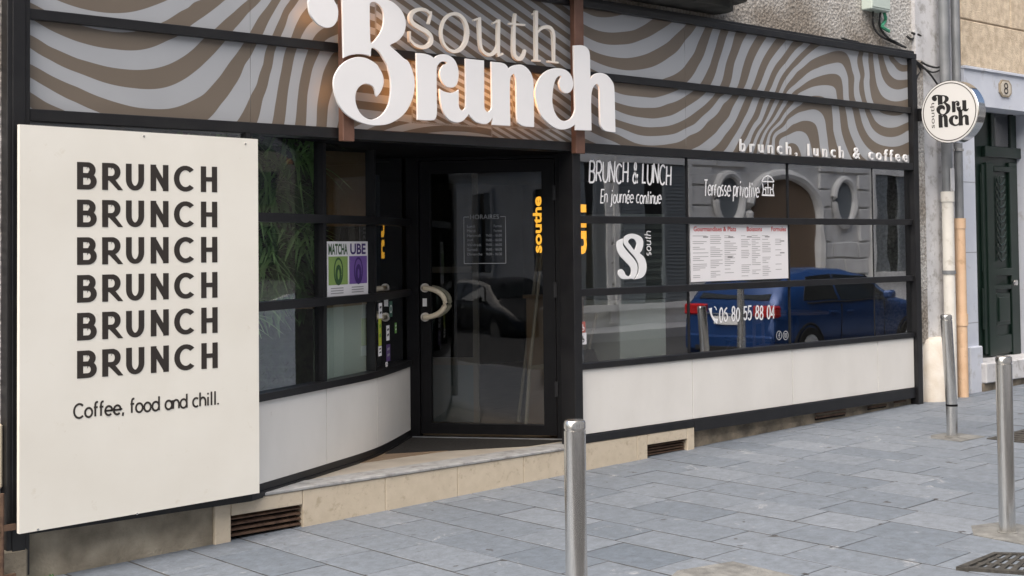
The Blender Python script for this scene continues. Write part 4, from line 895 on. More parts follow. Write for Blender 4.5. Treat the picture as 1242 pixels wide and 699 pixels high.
# tan cupboard, pale counter, drinks shelf
t = thing('tall_cupboard', (5.7, 1.9, .24), 'tan wooden cupboard behind the curved window', 'cupboard')
xa, xb = at(396, 230, 1.6).x, at(447, 230, 1.6).x
MB().box(xa, xb, 1.6, 2.0, 1.83, 2.40, .004).build('door_leaf', intan, t); MB().box(xa, xb, 1.6, 2.0, .24, 1.825, .004).build('carcass', indark, t)
t = thing('counter', (5.7, 1.4, .24), 'pale green counter seen low through the curved window', 'counter')
MB().band(sub(4.90, 5.50), -.06, -.10, .24, 1.27).build('front', inpale, t); MB().band(sub(4.90, 5.50), -.05, -.40, 1.272, 1.295).build('top', intan, t)
# inner screen behind the door
t = thing('screen_frame', dpt(.2, -.9, .235), 'pale beige slim frame standing just inside the door', 'screen')
fm = mk('beige painted frame', (.17, .15, .125), .5)
b = MB(); dbox(b, .30, .345, -.86, -.82, .236, 2.40); dbox(b, -.15, -.11, -.86, -.82, .236, 2.40); dbox(b, -.11, .30, -.86, -.82, .70, .76); dbox(b, -.11, .30, -.86, -.82, 1.45, 1.5); b.build('frame', fm, t)
b = MB(); dbox(b, -.11, .30, -.845, -.835, .236, .70); b.build('infill', mk('grey infill', (.13, .15, .15), .5), t)
# easel by the door
t = thing('easel', (7.05, .8, .235), 'pale wooden easel legs leaning inside the door', 'easel')
wd_ = mk('pale wood', (.32, .27, .20), .6)
p0, p1, p2 = at(655, 400, .85), at(643, 470, .85), at(648, 492, .85)
MB().tube([Vector((at(662, 300, .9).x, .9, 1.9)), Vector((p1.x, .85, .72)), Vector((p1.x-.05, .85, .236))], .014, 8).build('leg', wd_, t)
MB().tube([Vector((p0.x+.1, .95, 1.7)), Vector((p0.x+.12, 1.25, .236))], .014, 8).build('leg', wd_, t)
MB().box(p1.x-.02, p1.x+.35, .82, .84, .70, .73).build('ledge', wd_, t)
# broom inside the right window
t = thing('broom', at(712, 430, .35), 'long handled broom leaning inside the right window', 'broom')
a, c = at(733, 338, .45), at(714, 424, .3)
MB().tube([a, c], .013, 8, True).build('handle', mk('pale broom handle', (.45, .40, .33), .5), t, True)
MB().hull([(c.x-.09, .27, c.z-.12), (c.x+.09, .27, c.z-.12), (c.x+.09, .34, c.z-.12), (c.x-.09, .34, c.z-.12)], [(c.x-.04, .28, c.z), (c.x+.04, .28, c.z), (c.x+.04, .33, c.z), (c.x-.04, .33, c.z)]).build('brush', blackm, t)
t = thing('low_cabinet', (7.5, .8, .235), 'tan cabinet side standing inside the right window by the broom', 'cabinet')
xa, xb = at(702, 400, .5).x, at(722, 400, .5).x
MB().box(xa, xb, .5, 1.1, .236, 1.24, .004).build('carcass', intan, t); MB().box(xa-.02, xb+.02, .48, 1.12, 1.241, 1.27, .004).build('top', intan, t)
t = thing('display_fridge', (7.6, .3, .235), 'pale fronted refrigerator inside the right window', 'refrigerator')
xa, xb = at(752, 400, .12).x, at(808, 400, .12).x
MB().box(xa, xb, .12, .6, .236, 1.24, .006).build('door_leaf', mk('pale fridge enamel', (.66, .69, .65), .4), t); b = MB(); b.box(xa, xb, .12, .6, 1.245, 1.90)
b.build('vent_panel', mk('grey louvre housing', (.20, .22, .21), .5), t)
b = MB()
for k in range(9): b.box(xa+.05, xb-.05, .105, .119, 1.30+k*.065, 1.33+k*.065)
b.build('louvre', mk('dark louvre', (.09, .10, .10), .5), t)
# a table and two chairs
def chair(x, y, rz):
    t = thing('cafe_chair', (x, y, .235), 'dark wooden chair inside the right window', 'chair', 'chairs inside the cafe')
    L_ = lambda b, n: b.build(n, mk_chair, t)
    L_(MB().box(x-.2, x+.2, y-.2, y+.2, .67, .70, .01), 'seat')
    for sx in (-1, 1):
        for sy in (-1, 1): L_(MB().tube([(x+sx*.17, y+sy*.17, .67), (x+sx*.2, y+sy*.2, .236)], .014, 8), 'leg')
    L_(MB().box(x-.19, x+.19, y+.18, y+.2, .9, 1.1, .005), 'backrest'); L_(MB().box(x-.18, x-.15, y+.175, y+.2, .7, .9), 'back_post'); L_(MB().box(x+.15, x+.18, y+.175, y+.2, .7, .9), 'back_post')
    t.rotation_euler = (0, 0, rz); return t
mk_chair = mk('chair walnut', (.16, .11, .075), .5)
c1 = chair(10.4, .9, .4); c1['label'] = 'dark wooden chair nearest the right window glass'
c2 = dup(c1, (11.0, 1.7, .235), 'dark wooden chair beyond the pedestal table', 2.6)
t = thing('cafe_table', (10.8, 1.2, .235), 'small round pedestal table inside the right window', 'table')
MB().lathe([(.32, 0), (.32, .025)], (10.95, 1.1, .97)).build('top', mk_chair, t, True); MB().lathe([(.03, .02), (.03, .735)], (10.95, 1.1, .236), n=12).build('pedestal', blackm, t, True); MB().lathe([(.2, 0), (.2, .015), (.03, .03)], (10.95, 1.1, .2355), n=20).build('foot', blackm, t, True)
# ------------------------------------------------------------------ round projecting sign
RC = Vector((11.40, -.385, 2.865)); RR = .293
RS = thing('projecting_sign', (RC.x, 0, RC.z-RR), 'round white double sided sign in a polished rim projecting from the wall', 'sign')
MB().lathe([(RR-.012, -.062), (RR, -.058), (RR, .062), (RR-.012, .066)], RC, 'x', 64).build('rim', mk('polished steel', (.6, .6, .6), .12, 1), RS, True)
MB().lathe([(.001, -.066), (RR-.008, -.066), (RR-.008, -.058), (.001, -.058)], RC, 'x', 64).build('face', mk('sign face white', (.66, .655, .64), .4), RS, False)
MB().box(RC.x-.03, RC.x+.03, -.1, .03, RC.z-.06, RC.z+.06, .004).build('bracket', black, RS)
fx = RC.x-.0672; FU, FV = Vector((0, -1, 0)), Z            # on the face: to the right is towards the street
bm = bmesh.new(); ribbon(bm, arc(0, 0, RR-.026, RR-.026, 0, 360, 64), .008, basis((fx, RC.y, RC.z), FU, FV)); me = bpy.data.meshes.new('m'); bm.to_mesh(me); bm.free(); link('ring', me, ink, RS)
# its lettering repeats the big letters: same outlines, scaled onto the face; photo crop (1110,90) at 7.36
def facept(px, py): return (-( (1117.5+(px-1117.5)) -1152.6)*-1/70*2*RR*.995, -(py-138.0)/77*2*RR)
def place_logo(lps, box, dst):
    (x0, y0, x1, y1), (X0, Y0, X1, Y1) = box, dst; L = []
    for lp in lps:
        L.append([(X0+(p[0]-x0)/(x1-x0)*(X1-X0), Y0+(p[1]-y0)/(y1-y0)*(Y1-Y0)) for p in smooth_loop(lp, 4)])
    return L
def r7(u, v): return facept(1110+u/7.36, 90+v/7.36)
def wob(lp, dx=0): return [((q[0]+dx), q[1]-.098*(q[0]-500)*0)+tuple(q[2:]) for q in lp]
def deskew(lp): return [(q[0], q[1]-.05*(q[0]-480))+tuple(q[2:]) for q in lp]
def bbox(lps): P = [p for lp in lps for p in smooth_loop(lp, 4)]; return (min(p[0] for p in P), min(p[1] for p in P), max(p[0] for p in P), max(p[1] for p in P))
LG = []
def cutat(lp, cond): return lp
pieces = [([deskew(Bout), deskew(Bhole)], r7(158, 190)+r7(326, 378)), ([deskew(rL)], r7(338, 262)+r7(408, 362))]
uL = k3((258, 355, 1), (290, 375), (340, 387), (380, 380), (408, 362, 1), (409, 430), (410, 490), (422, 520), (440, 529), (460, 515), (470, 480), (469, 300), (468, 110, 1), (540, 118), (612, 125, 1), (614, 300), (615, 490), (628, 530), (660, 525), (690, 500), (690, 540), (650, 610), (600, 632), (550, 617), (510, 580), (490, 552, 1), (475, 575), (440, 610), (400, 622), (350, 610), (310, 575), (280, 520), (262, 440))
nL = k3((675, 135, 1), (760, 145), (795, 165), (812, 195, 1), (840, 172), (880, 160))+k4((80, 193), (120, 225), (145, 275), (152, 340), (154, 480), (155, 610, 1), (95, 605), (60, 590), (42, 555), (38, 400), (35, 300), (25, 260))+k3((855, 230), (838, 240), (824, 275), (822, 450), (825, 650, 1), (682, 641, 1))
pieces += [([deskew(uL)], r7(380, 262)+r7(487, 364)), ([deskew(nL)], r7(215, 372)+r7(300, 490)), ([deskew(chL)], r7(308, 350)+r7(487, 486))]
for lps, dst in pieces:
    L = place_logo(lps, bbox(lps), dst)
    cu = bpy.data.curves.new('c', 'CURVE'); cu.dimensions = '2D'; cu.fill_mode = 'BOTH'; cu.extrude = .0006
    for lp in L:
        sp = cu.splines.new('POLY'); sp.points.add(len(lp)-1); sp.use_cyclic_u = True
        for p, q in zip(sp.points, lp): p.co = (q[0], q[1], 0, 1)
    me = obj_mesh(cu); me.transform(basis((fx, RC.y, RC.z), FU, FV)); link('letter', me, inkb, RS)
p = r7(180, 490); e = r7(180, 262)
me = text_mesh('south', Vector((fx, RC.y, RC.z))+FU*p[0]+FV*p[1], FV, -FU, width=e[1]-p[1], height=.044); link('lettering', me, ink, RS)
# ------------------------------------------------------------------ pipes, box, cables
def pipe(px, y, r, segs, label):
    x = at(px, 250, y).x; t = thing('drainpipe', (x, y, G(x)), label, 'drainpipe')
    for z0, z1, rr, m_, n in segs:
        MB().lathe([(rr, z0), (rr, z1)], (x, y, 0), n=24).build(n, m_, t, True)
    return t, x
zA = at(1150, 235, -.07).z
tA_, xA = pipe(1149.5, -.07, .055, [(zA+.02, 8, .05, pipegrey, 'upper_pipe'), (zA-.08, zA+.019, .064, pipecream, 'collar'), (.115, zA-.081, .056, pipecream, 'lower_pipe'), (1.35, 1.385, .064, pipegrey, 'clamp')], 'drainpipe grey above and cream below, nearest the cafe front')
MB().box(xA-.035, xA+.035, -.13, -.121, zA+.02, zA+.24, .004).build('grey_sleeve', paleston, tA_)
zB = at(1163, 265, -.09).z
tB_, xB = pipe(1163.5, -.09, .045, [(zB+.001, 8, .042, pipegrey, 'upper_pipe'), (zB-.10, zB, .058, pipetan, 'collar'), (.115, zB-.101, .052, pipetan, 'lower_pipe'), (at(1166, 395, -.09).z, at(1166, 381, -.09).z, .060, pipetan, 'coupling'), (at(1166, 184, -.09).z, at(1166, 181, -.09).z, .052, steel, 'clamp')], 'drainpipe dark grey above and salmon tan below, beside the green door')
# slim conduit between
t = thing('conduit', (12.03, -.04, 3), 'slim black conduit running up between the two drainpipes', 'conduit'); MB().tube([(at(1157, 60, -.03).x, -.03, 2.0), (at(1157, 60, -.03).x, -.03, 8)], .012, 8).build('tube', cablem, t, True)
# rounded guard stone at the foot of the wall
xs0 = at(1118, 450).x; cs = at(1150, 450).x
MB().lathe([(.20, 0), (.19, .59), (.17, .63), (.10, .65)], (11.66, .05, .10), n=32).build('guard_stone', mk('cream guard stone', (.56, .50, .42), .7, 0, (.66, .62, .56), 6, 8, .2, 50), None, True)
tag(bpy.data.objects['guard_stone'], 'rounded cream guard stone at the foot of the wall behind the leaning bollard', 'guard stone')
a = at(1057, 0, -.05); c = at(1080, 15, -.05)
t = thing('junction_box', ((a.x+c.x)/2, 0, c.z), 'pale green junction box on the roughcast wall above the fascia', 'junction box')
MB().box(a.x, c.x, -.05, .062, c.z, c.z+.26, .008).build('housing', boxm, t); MB().box(a.x+.01, c.x-.01, -.056, -.0505, c.z+.02, c.z+.24, .004).build('lid', boxm, t)
def cable(pxs, y, r, label, m_=cablem):
    s = smooth_loop(pxs, 5, False); P = [at(px, py, y-.012*math.sin(i*.7)) for i, (px, py) in enumerate(s)]
    o = MB().tube(P, r, 6).build('cable', m_, None, True); tag(o, label, 'cable', 'loose cables on the wall')
cable([(1059, 14), (1059, 30), (1066, 42), (1080, 50), (1096, 57)], .03, .010, 'black cable hanging from the left of the junction box')
cable([(1068, 14), (1067, 32), (1076, 45), (1088, 52), (1099, 58)], .025, .010, 'black cable hanging from the middle of the junction box')
cable([(1072, 14), (1074, 24), (1070, 32), (1078, 38)], .02, .016, 'short green wrapped cable under the junction box', greenm)
cable([(1108, 72), (1118, 80), (1128, 90), (1138, 104)], -.02, .010, 'black cable sagging from the fascia corner to the round sign')
cable([(1110, 74), (1116, 84), (1112, 94), (1110, 103)], .0, .010, 'black cable dropping down beside the fascia corner')
cable([(1117, 75), (1126, 80), (1138, 82), (1146, 76)], -.02, .010, 'black cable looping over to the grey drainpipe')
cable([(1108, 71), (1112, 78), (1122, 84), (1132, 88), (1143, 84)], -.02, .008, 'thinner black cable under the loop by the grey drainpipe')
cable([(1100, 44), (1106, 48), (1112, 42), (1118, 45), (1106, 40)], .035, .012, 'small knot of black cable on the roughcast above the fascia corner')
cable([(1020, 46), (1030, 49), (1041, 51), (1040, 54)], .04, .008, 'short dark cable lying along the top of the fascia')
# rusty cellar bars at the left edge
t = thing('cellar_grating', (2.6, -.03, 0), 'rusty iron bars at the foot of the wall, left edge', 'grating')
for k in range(3): MB().tube([(2.50+k*.075, -.09, -.1), (2.50+k*.075, -.09, .44)], .012, 8).build('bar', rust, t, True)
MB().box(2.4, 2.72, -.10, -.08, .25, .28).build('crosspiece', rust, t); MB().box(2.4, 2.72, -.10, -.08, .0, .03).build('crosspiece', rust, t)
# ------------------------------------------------------------------ neighbour building
NB = thing('neighbour_building', (14, .1, 0), 'tan stone building with pale blue door surround next to the cafe', 'building')
zl0, zl1 = at(1200, 131).z, at(1200, 89).z
dx0, dx1, dz0 = at(1184.5, 300).x, at(1235.5, 300, .26).x, at(1190, 440).z
b = MB(); b.box(12.242, dx0, .0, .6, -.1, zl0); b.box(dx1, 16, .0, .6, -.1, zl0); b.build('door_surround', paleblue, NB)
MB().box(12.242, 16, -.03, .6, zl0+.001, zl1).build('lintel_band', paleblue, NB)
MB().box(12.235, 16, -.055, .0, zl1+.001, zl1+.03, .004).build('string_course', paleblue, NB)
zc = zl1+.032
for k in range(9):
    h = .47; off = .6 if k % 2 else 0
    x = 12.242-off+.0
    while x < 16:
        xa, xb = max(x, 12.242), min(x+1.6, 16)
        if xb-xa > .05: MB().box(xa+.006, xb-.006, -.012, .5, zc+.006, zc+h-.006, .008).build('ashlar_block', tanst, NB)
        x += 1.6
    zc += h
MB().box(12.242, 16, .0, .5, zl1+.031, zc).build('mortar', mk('tan mortar', (.33, .26, .19), .9), NB)
for z in (.85, 1.55, 2.25):
    MB().box(12.2425, dx0-.001, -.0015, .0, z, z+.008).build('joint', mk('joint grey', (.33, .34, .37), .9), NB)
MB().box(dx0-.22, dx0+.02, -.035, .1, -.1, .62, .01).build('surround_base', paleblue, NB)
MB().box(dx0-.02, dx1+.6, -.06, .4, G(13)-.1, dz0-.20, .008).build('door_step', stoneold, NB); MB().box(dx0-.02, dx1+.6, -.09, .4, dz0-.198, dz0, .01).build('door_step', paleston, NB)
for x in range(24, 70, 4):
    pass
FB = thing('added_street_house', (40, .2, 0), 'added dark brown house farther down the same street side, mirrored in the curved glass', 'building')
MB().box(16.01, 75, .02, 1, -.3, 10).build('wall', mk('dark brown house front', (.05, .042, .036), .9, 0, (.08, .068, .058), 2), FB)  # house added and coloured dark so the curved panes mirror no bright sky
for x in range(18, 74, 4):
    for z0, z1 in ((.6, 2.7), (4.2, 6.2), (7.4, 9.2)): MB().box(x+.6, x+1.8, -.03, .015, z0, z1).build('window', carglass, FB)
EB = thing('added_end_house', (76, -5, 0), 'added dark house closing the far end of the street, mirrored in the curved glass', 'building')
MB().box(75.2, 80, -40, 12, -.3, 14).build('wall', mk('dark house front', (.035, .035, .033), .9, 0, (.06, .058, .055), .6), EB)  # added street end, coloured dark to keep the left panes' reflection dim
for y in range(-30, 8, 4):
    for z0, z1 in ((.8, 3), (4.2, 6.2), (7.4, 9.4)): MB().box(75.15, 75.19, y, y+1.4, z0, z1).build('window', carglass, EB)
# green double door, set back
dy = .26
gd = MB(); gd.box(dx0, dx1+.25, dy, dy+.06, dz0, zl0); gdo = gd.build('door', greendoor, NB)
def gpx(px0, px1, py0, py1, y, th, name, m_, bev=.006):
    a, c = at(px0, py1, y), at(px1, py0, y); return MB().box(a.x, c.x, y-th, y, min(a.z, c.z), max(a.z, c.z), bev).build(name, m_, gdo)
gpx(1190, 1237, 181, 190, dy, .05, 'rail', greendoor)
gpx(1192.5, 1195.5, 200, 430, dy, .03, 'stile', greendoor); gpx(1196.5, 1200, 198, 432, dy, .045, 'stile', greendoor); gpx(1226, 1229.5, 198, 432, dy, .03, 'stile', greendoor)
gpx(1203, 1223, 140, 178, dy, .012, 'transom_light', carglass); gpx(1200, 1203, 138, 180, dy, .03, 'stile', greendoor); gpx(1223, 1226, 138, 180, dy, .03, 'stile', greendoor)
gpx(1202, 1225, 203, 208, dy, .035, 'moulding', greendoor); gpx(1202, 1226, 325, 335, dy, .035, 'moulding', greendoor); gpx(1203, 1224, 345, 352, dy, .03, 'moulding', greendoor)
gpx(1206, 1222, 355, 395, dy, .03, 'panel', greendoor); gpx(1208, 1220, 360, 390, dy, .045, 'panel', greendoor); gpx(1203, 1226, 405, 430, dy, .02, 'panel', greendoor)
gpx(1190, 1193, 210, 330, dy, .02, 'panel', greendoor); gpx(1190.5, 1193.5, 350, 400, dy, .025, 'panel', greendoor)
# ornamental grille: a spine with pairs of leaf scrolls
gm_ = mk('grille iron', (.035, .05, .045), .35, .3); b = MB()
xc = at(1213.5, 260, dy-.03).x; z0_, z1_ = at(1213, 318, dy-.03).z, at(1213, 214, dy-.03).z
b.tube([(xc, dy-.03, z0_), (xc, dy-.03, z1_)], .008, 6)
for k in range(11):
    z = z0_+(z1_-z0_)*(k+.2)/11.4
    for sx in (-1, 1):
        b.tube([(xc, dy-.03, z), (xc+sx*.05, dy-.036, z+.02), (xc+sx*.085, dy-.04, z+.065), (xc+sx*.07, dy-.036, z+.10), (xc+sx*.045, dy-.03, z+.085)], [.012, .011, .010, .008, .006], 6)
b.build('grille', gm_, gdo, True)
MB().lathe([(.03, 0), (.035, .02), (.02, .04)], (at(1229, 343, dy-.05).x, dy-.09, at(1229, 343, dy-.05).z), 'y', 12).build('door_knob', steel, gdo, True)
# number plaque
pa, pc = at(1211.5, 117, -.034), at(1225.5, 98.5, -.034)
t = thing('number_plaque', (pa.x, -.034, pa.z), 'small octagonal house number plaque on the pale lintel', 'plaque')
cx_, cz_, hw, hh_ = (pa.x+pc.x)/2, (pa.z+pc.z)/2, (pc.x-pa.x)/2, (pc.z-pa.z)/2
pl = [(-1, -.5), (-.55, -1), (.55, -1), (1, -.5), (1, .5), (.55, 1), (-.55, 1), (-1, .5)]
MB().hull([(cx_+u*hw, -.032, cz_+v*hh_) for u, v in pl], [(cx_+u*hw, -.046, cz_+v*hh_) for u, v in pl]).build('plate', mk('plaque brown', (.30, .25, .18), .6), t)
MB().hull([(cx_+u*hw*.82, -.046, cz_+v*hh_*.82) for u, v in pl], [(cx_+u*hw*.82, -.049, cz_+v*hh_*.82) for u, v in pl]).build('plate_face', mk('plaque cream', (.55, .50, .42), .6), t)
link('numeral', text_mesh('8', (cx_-.045, -.0505, cz_-.06), X, Z, width=.09, height=.12), ink, t)
# ------------------------------------------------------------------ bollards
def bollard(x, y, label, lean=0.):
    t = thing('bollard', (x, y, G(x)), label, 'bollard', 'steel bollards on the pavement')
    h = .975; r = .0445
    z0 = G(x); prof = [(r, -.03), (r, .25), (r, .254), (r, h-.045), (r-.0035, h-.043), (r-.0035, h-.038), (r, h-.036), (r, h-.012), (r-.004, h-.004), (r-.012, h), (.002, h+.001)]
    b = MB(); b.lathe(prof, (x, y, z0), n=40); o = b.build('post', steel, t, True)
    if lean:
        for v in o.data.vertices:
            k = max(0, v.co.z-.25); v.co.x -= lean*k
        MB().lathe([(r+.0015, .246), (r+.0015, .262)], (x, y, z0), n=40).build('crease', blackm, t, True)
    MB().lathe([(r+.012, -.01), (r+.012, .008), (r+.001, .010)], (x, y, z0), n=40).build('base_ring', cement, t, True)
    return t
b1 = bollard(3.864, -2.979, 'steel bollard in the foreground in front of the cafe door')
bollard(9.778, -1.247, 'leaning steel bollard with a crease near its foot, by the guard stone', .078)
dup(b1, (7.038, -3.154, G(7.038)), 'upright steel bollard at the right beside the drain grate')
for k, (x, y) in enumerate(((10.2, -3.35), (13.3, -3.62), (.70, -2.85), (-2.45, -2.72))):
    dup(b1, (x, y, G(x)), 'steel bollard out of direct view along the kerb, seen in the shop glass')
# ------------------------------------------------------------------ drain grates
def grate(pts, nb, label):
    c = Vector((sum(p[0] for p in pts)/4, sum(p[1] for p in pts)/4, 0)); z = G(c.x)
    t = thing('drain_grate', (c.x, c.y, z), label, 'drain grate', 'iron covers in the paving')
    P = [Vector((x, y, 0)) for x, y in pts]
    def L(u, v): return P[0].lerp(P[1], u).lerp(P[3].lerp(P[2], u), v)
    def cell(b, u0, u1, v0, v1, za, zb): q = [L(u0, v0), L(u1, v0), L(u1, v1), L(u0, v1)]; b.prism([(a.x, a.y) for a in q], z+za, z+zb)
    b = MB(); cell(b, 0, 1, 0, .1, -.03, .012); cell(b, 0, 1, .9, 1, -.03, .012); cell(b, 0, .08, .1, .9, -.03, .012); cell(b, .92, 1, .1, .9, -.03, .012); b.build('frame', castiron, t)
    b = MB(); n = nb
    for k in range(n): cell(b, .08+.84*(k+.28)/n, .08+.84*(k+.78)/n, .1, .9, -.02, .009)
    for v in (.34, .62): cell(b, .08, .92, v, v+.06, -.021, .0075)
    b.build('bars', castiron, t); b = MB(); cell(b, .0, 1, .0, 1, -.034, .006-.0005*0-.001 if False else -.031); b.build('pit', blackm, t)
    return t
grate([(6.13, -3.36), (6.34, -3.82), (6.80, -3.62), (6.56, -3.33)], 7, 'cast iron slotted drain grate at the bottom right of the paving')
def cover():
    x0, x1, y0, y1 = 9.85, 10.5, -1.95, -1.50; z = G(10)
    t = thing('inspection_cover', (10.1, -1.7, z), 'dark cast iron inspection cover at the right edge of the paving', 'inspection cover', 'iron covers in the paving')
    MB().hull([(x0, y0, G(x0)-.02), (x1, y0, G(x1)-.02), (x1, y1, G(x1)-.02), (x0, y1, G(x0)-.02)], [(x0, y0, G(x0)+.006), (x1, y0, G(x1)+.006), (x1, y1, G(x1)+.006), (x0, y1, G(x0)+.006)]).build('plate', castiron, t)
    b = MB()
    for k in range(6): b.hull([(x0+.06+k*.1, y0+.05, G(x0)+.004), (x0+.1+k*.1, y0+.05, G(x0)+.004), (x0+.1+k*.1, y1-.05, G(x0)+.004), (x0+.06+k*.1, y1-.05, G(x0)+.004)], [(x0+.06+k*.1, y0+.05, G(x0+.1+k*.1)+.011), (x0+.1+k*.1, y0+.05, G(x0+.1+k*.1)+.011), (x0+.1+k*.1, y1-.05, G(x0+.1+k*.1)+.011), (x0+.06+k*.1, y1-.05, G(x0+.1+k*.1)+.011)])
    b.build('ribs', castiron, t)
cover()
# weed at the plinth foot
bm = bmesh.new(); r = random.Random(5); wp = at(50, 697, -.03); wp.z = G(wp.x)
for k in range(22):
    a = r.uniform(0, 2*PI); p = wp+Vector((r.uniform(-.08, .08), -r.uniform(0, .04), 0)); d = Vector((math.cos(a)*.5, math.sin(a)*.4-.2, r.uniform(.5, 1))).normalized(); L_ = r.uniform(.02, .055); s = d.cross(Z).normalized()*.007
    bm.faces.new([bm.verts.new(q) for q in (p-s*.4, p+d*L_*.5-s, p+d*L_, p+d*L_*.5+s, p+s*.4)])
me = bpy.data.meshes.new('m'); bm.to_mesh(me); bm.free(); tag(link('weed', me, leafa), 'small green weed at the foot of the plinth under the board', 'plant')
# ------------------------------------------------------------------ across the street (seen mirrored in the glass)
OB = thing('opposite_building', (12, -11.7, 0), 'pale stone building across the street, mirrored in the shop glass', 'building')
YF = -11.5
MB().box(-45, 80, YF-1, YF, -.3, 11).build('wall', oppst, OB)
def om(px, W=11.5): return at(px, 240, W).x
xd0, xd1, xo1, xo2, xw0, xw1 = om(908), om(988), om(883), om(1023), om(1058), om(1104)
ex = [(xd0-.15, xd1+.15), (xw0-.25, xw1+.25), (om(745), om(835)), (om(690), om(735))]
b = MB(); zc = .1; k = 0
while zc < 3.7:                               # rusticated courses
    gaps = sorted(ex+([(o-.58, o+.58) for o in (xo1, xo2)] if 1.75 < zc+.2 < 3.45 else []))
    x = 8.0
    for g0, g1 in gaps+[(44, 45)]:
        if g0 > x+.1:
            n = max(1, round((g0-x)/.95)); w_ = (g0-x)/n; sh_ = w_/2 if k % 2 and n > 1 else 0
            cuts = [x]+[x+sh_+w_*i for i in range(0 if sh_ else 1, n)]+[g0]
            for xa, xb in zip(cuts, cuts[1:]): b.box(xa+.018, xb-.018, YF, YF+.06, zc+.022, zc+.378, .012)
        x = max(x, g1)
    zc += .4; k += 1
b.build('rusticated_courses', oppst, OB)
MB().box(-45, 80, YF, YF+.16, 3.75, 3.95, .02).build('string_course', oppst, OB)
b = MB(); n = 16; pts = [(xd0, .06), (xd1, .06), (xd1, 2.35)]+[((xd0+xd1)/2+(xd1-xd0)/2*math.cos(a), 2.35+.75*math.sin(a)) for a in [PI*i/n for i in range(1, n)]]+[(xd0, 2.35)]
b.hull([(x, YF+.002, z) for x, z in pts], [(x, YF+.02, z) for x, z in pts]); b.build('arched_door', wooddoor, OB)
b = MB(); st = [((xd0+xd1)/2+((xd1-xd0)/2+.12)*math.cos(a), 2.35+.87*math.sin(a)) for a in [PI*i/n for i in range(n+1)]]; bmx = b.bm
b.tube([(x, YF+.05, z) for x, z in [(xd1+.12, .06)]+st+[(xd0-.12, .06)]], .13, 8); b.build('door_surround', oppst, OB)
for o in (xo1, xo2):
    ov = [(o+.36*math.cos(a), 2.62+.46*math.sin(a)) for a in [2*PI*i/24 for i in range(24)]]
    MB().hull([(x, YF+.002, z) for x, z in ov], [(x, YF+.012, z) for x, z in ov]).build('oval_window', shutter, OB)
    b = MB(); b.tube([(o+.44*math.cos(a), YF+.04, 2.62+.54*math.sin(a)) for a in [2*PI*i/28 for i in range(29)]], .09, 8, False); b.build('oval_surround', oppst, OB, True)
def owin(x0, x1, z0, z1, sh=True):
    MB().box(x0, x1, YF+.002, YF+.015, z0, z1).build('window', carglass, OB)
    b = MB(); b.box(x0-.12, x0, YF, YF+.09, z0, z1+.12); b.box(x1, x1+.12, YF, YF+.09, z0, z1+.12); b.box(x0+.001, x1-.001, YF, YF+.09, z1, z1+.119); b.box(x0-.18, x1+.18, YF, YF+.14, z0-.12, z0-.002); b.build('window_frame', oppst, OB)
    if sh:
        w_ = (x1-x0)*.36; b = MB()
        for xa in (x0+.01, x1-w_-.01):
            b.box(xa, xa+w_, YF+.016, YF+.05, z0+.01, z1-.01)
            for q in range(int((z1-z0)/.07)): b.box(xa+.06, xa+w_-.06, YF+.05, YF+.062, z0+.05+q*.07, z0+.085+q*.07)
        b.build('shutters', shutter, OB)
owin(xw0, xw1, .95, 3.3); owin(om(748), om(832), .5, 3.3); owin(om(692), om(733), .5, 3.3)
for x in (-32, -28, -24, -20, -16, -12, -8, -4, 0, 4, 8, 12, 33, 37, 41, 46, 51, 56): owin(x, x+1.3, .95, 3.2, x % 8 != 0)
for x in range(-32, 60, 4): owin(x+.5, x+1.8, 4.7, 7.2); owin(x+.5, x+1.8, 8.3, 10.3)
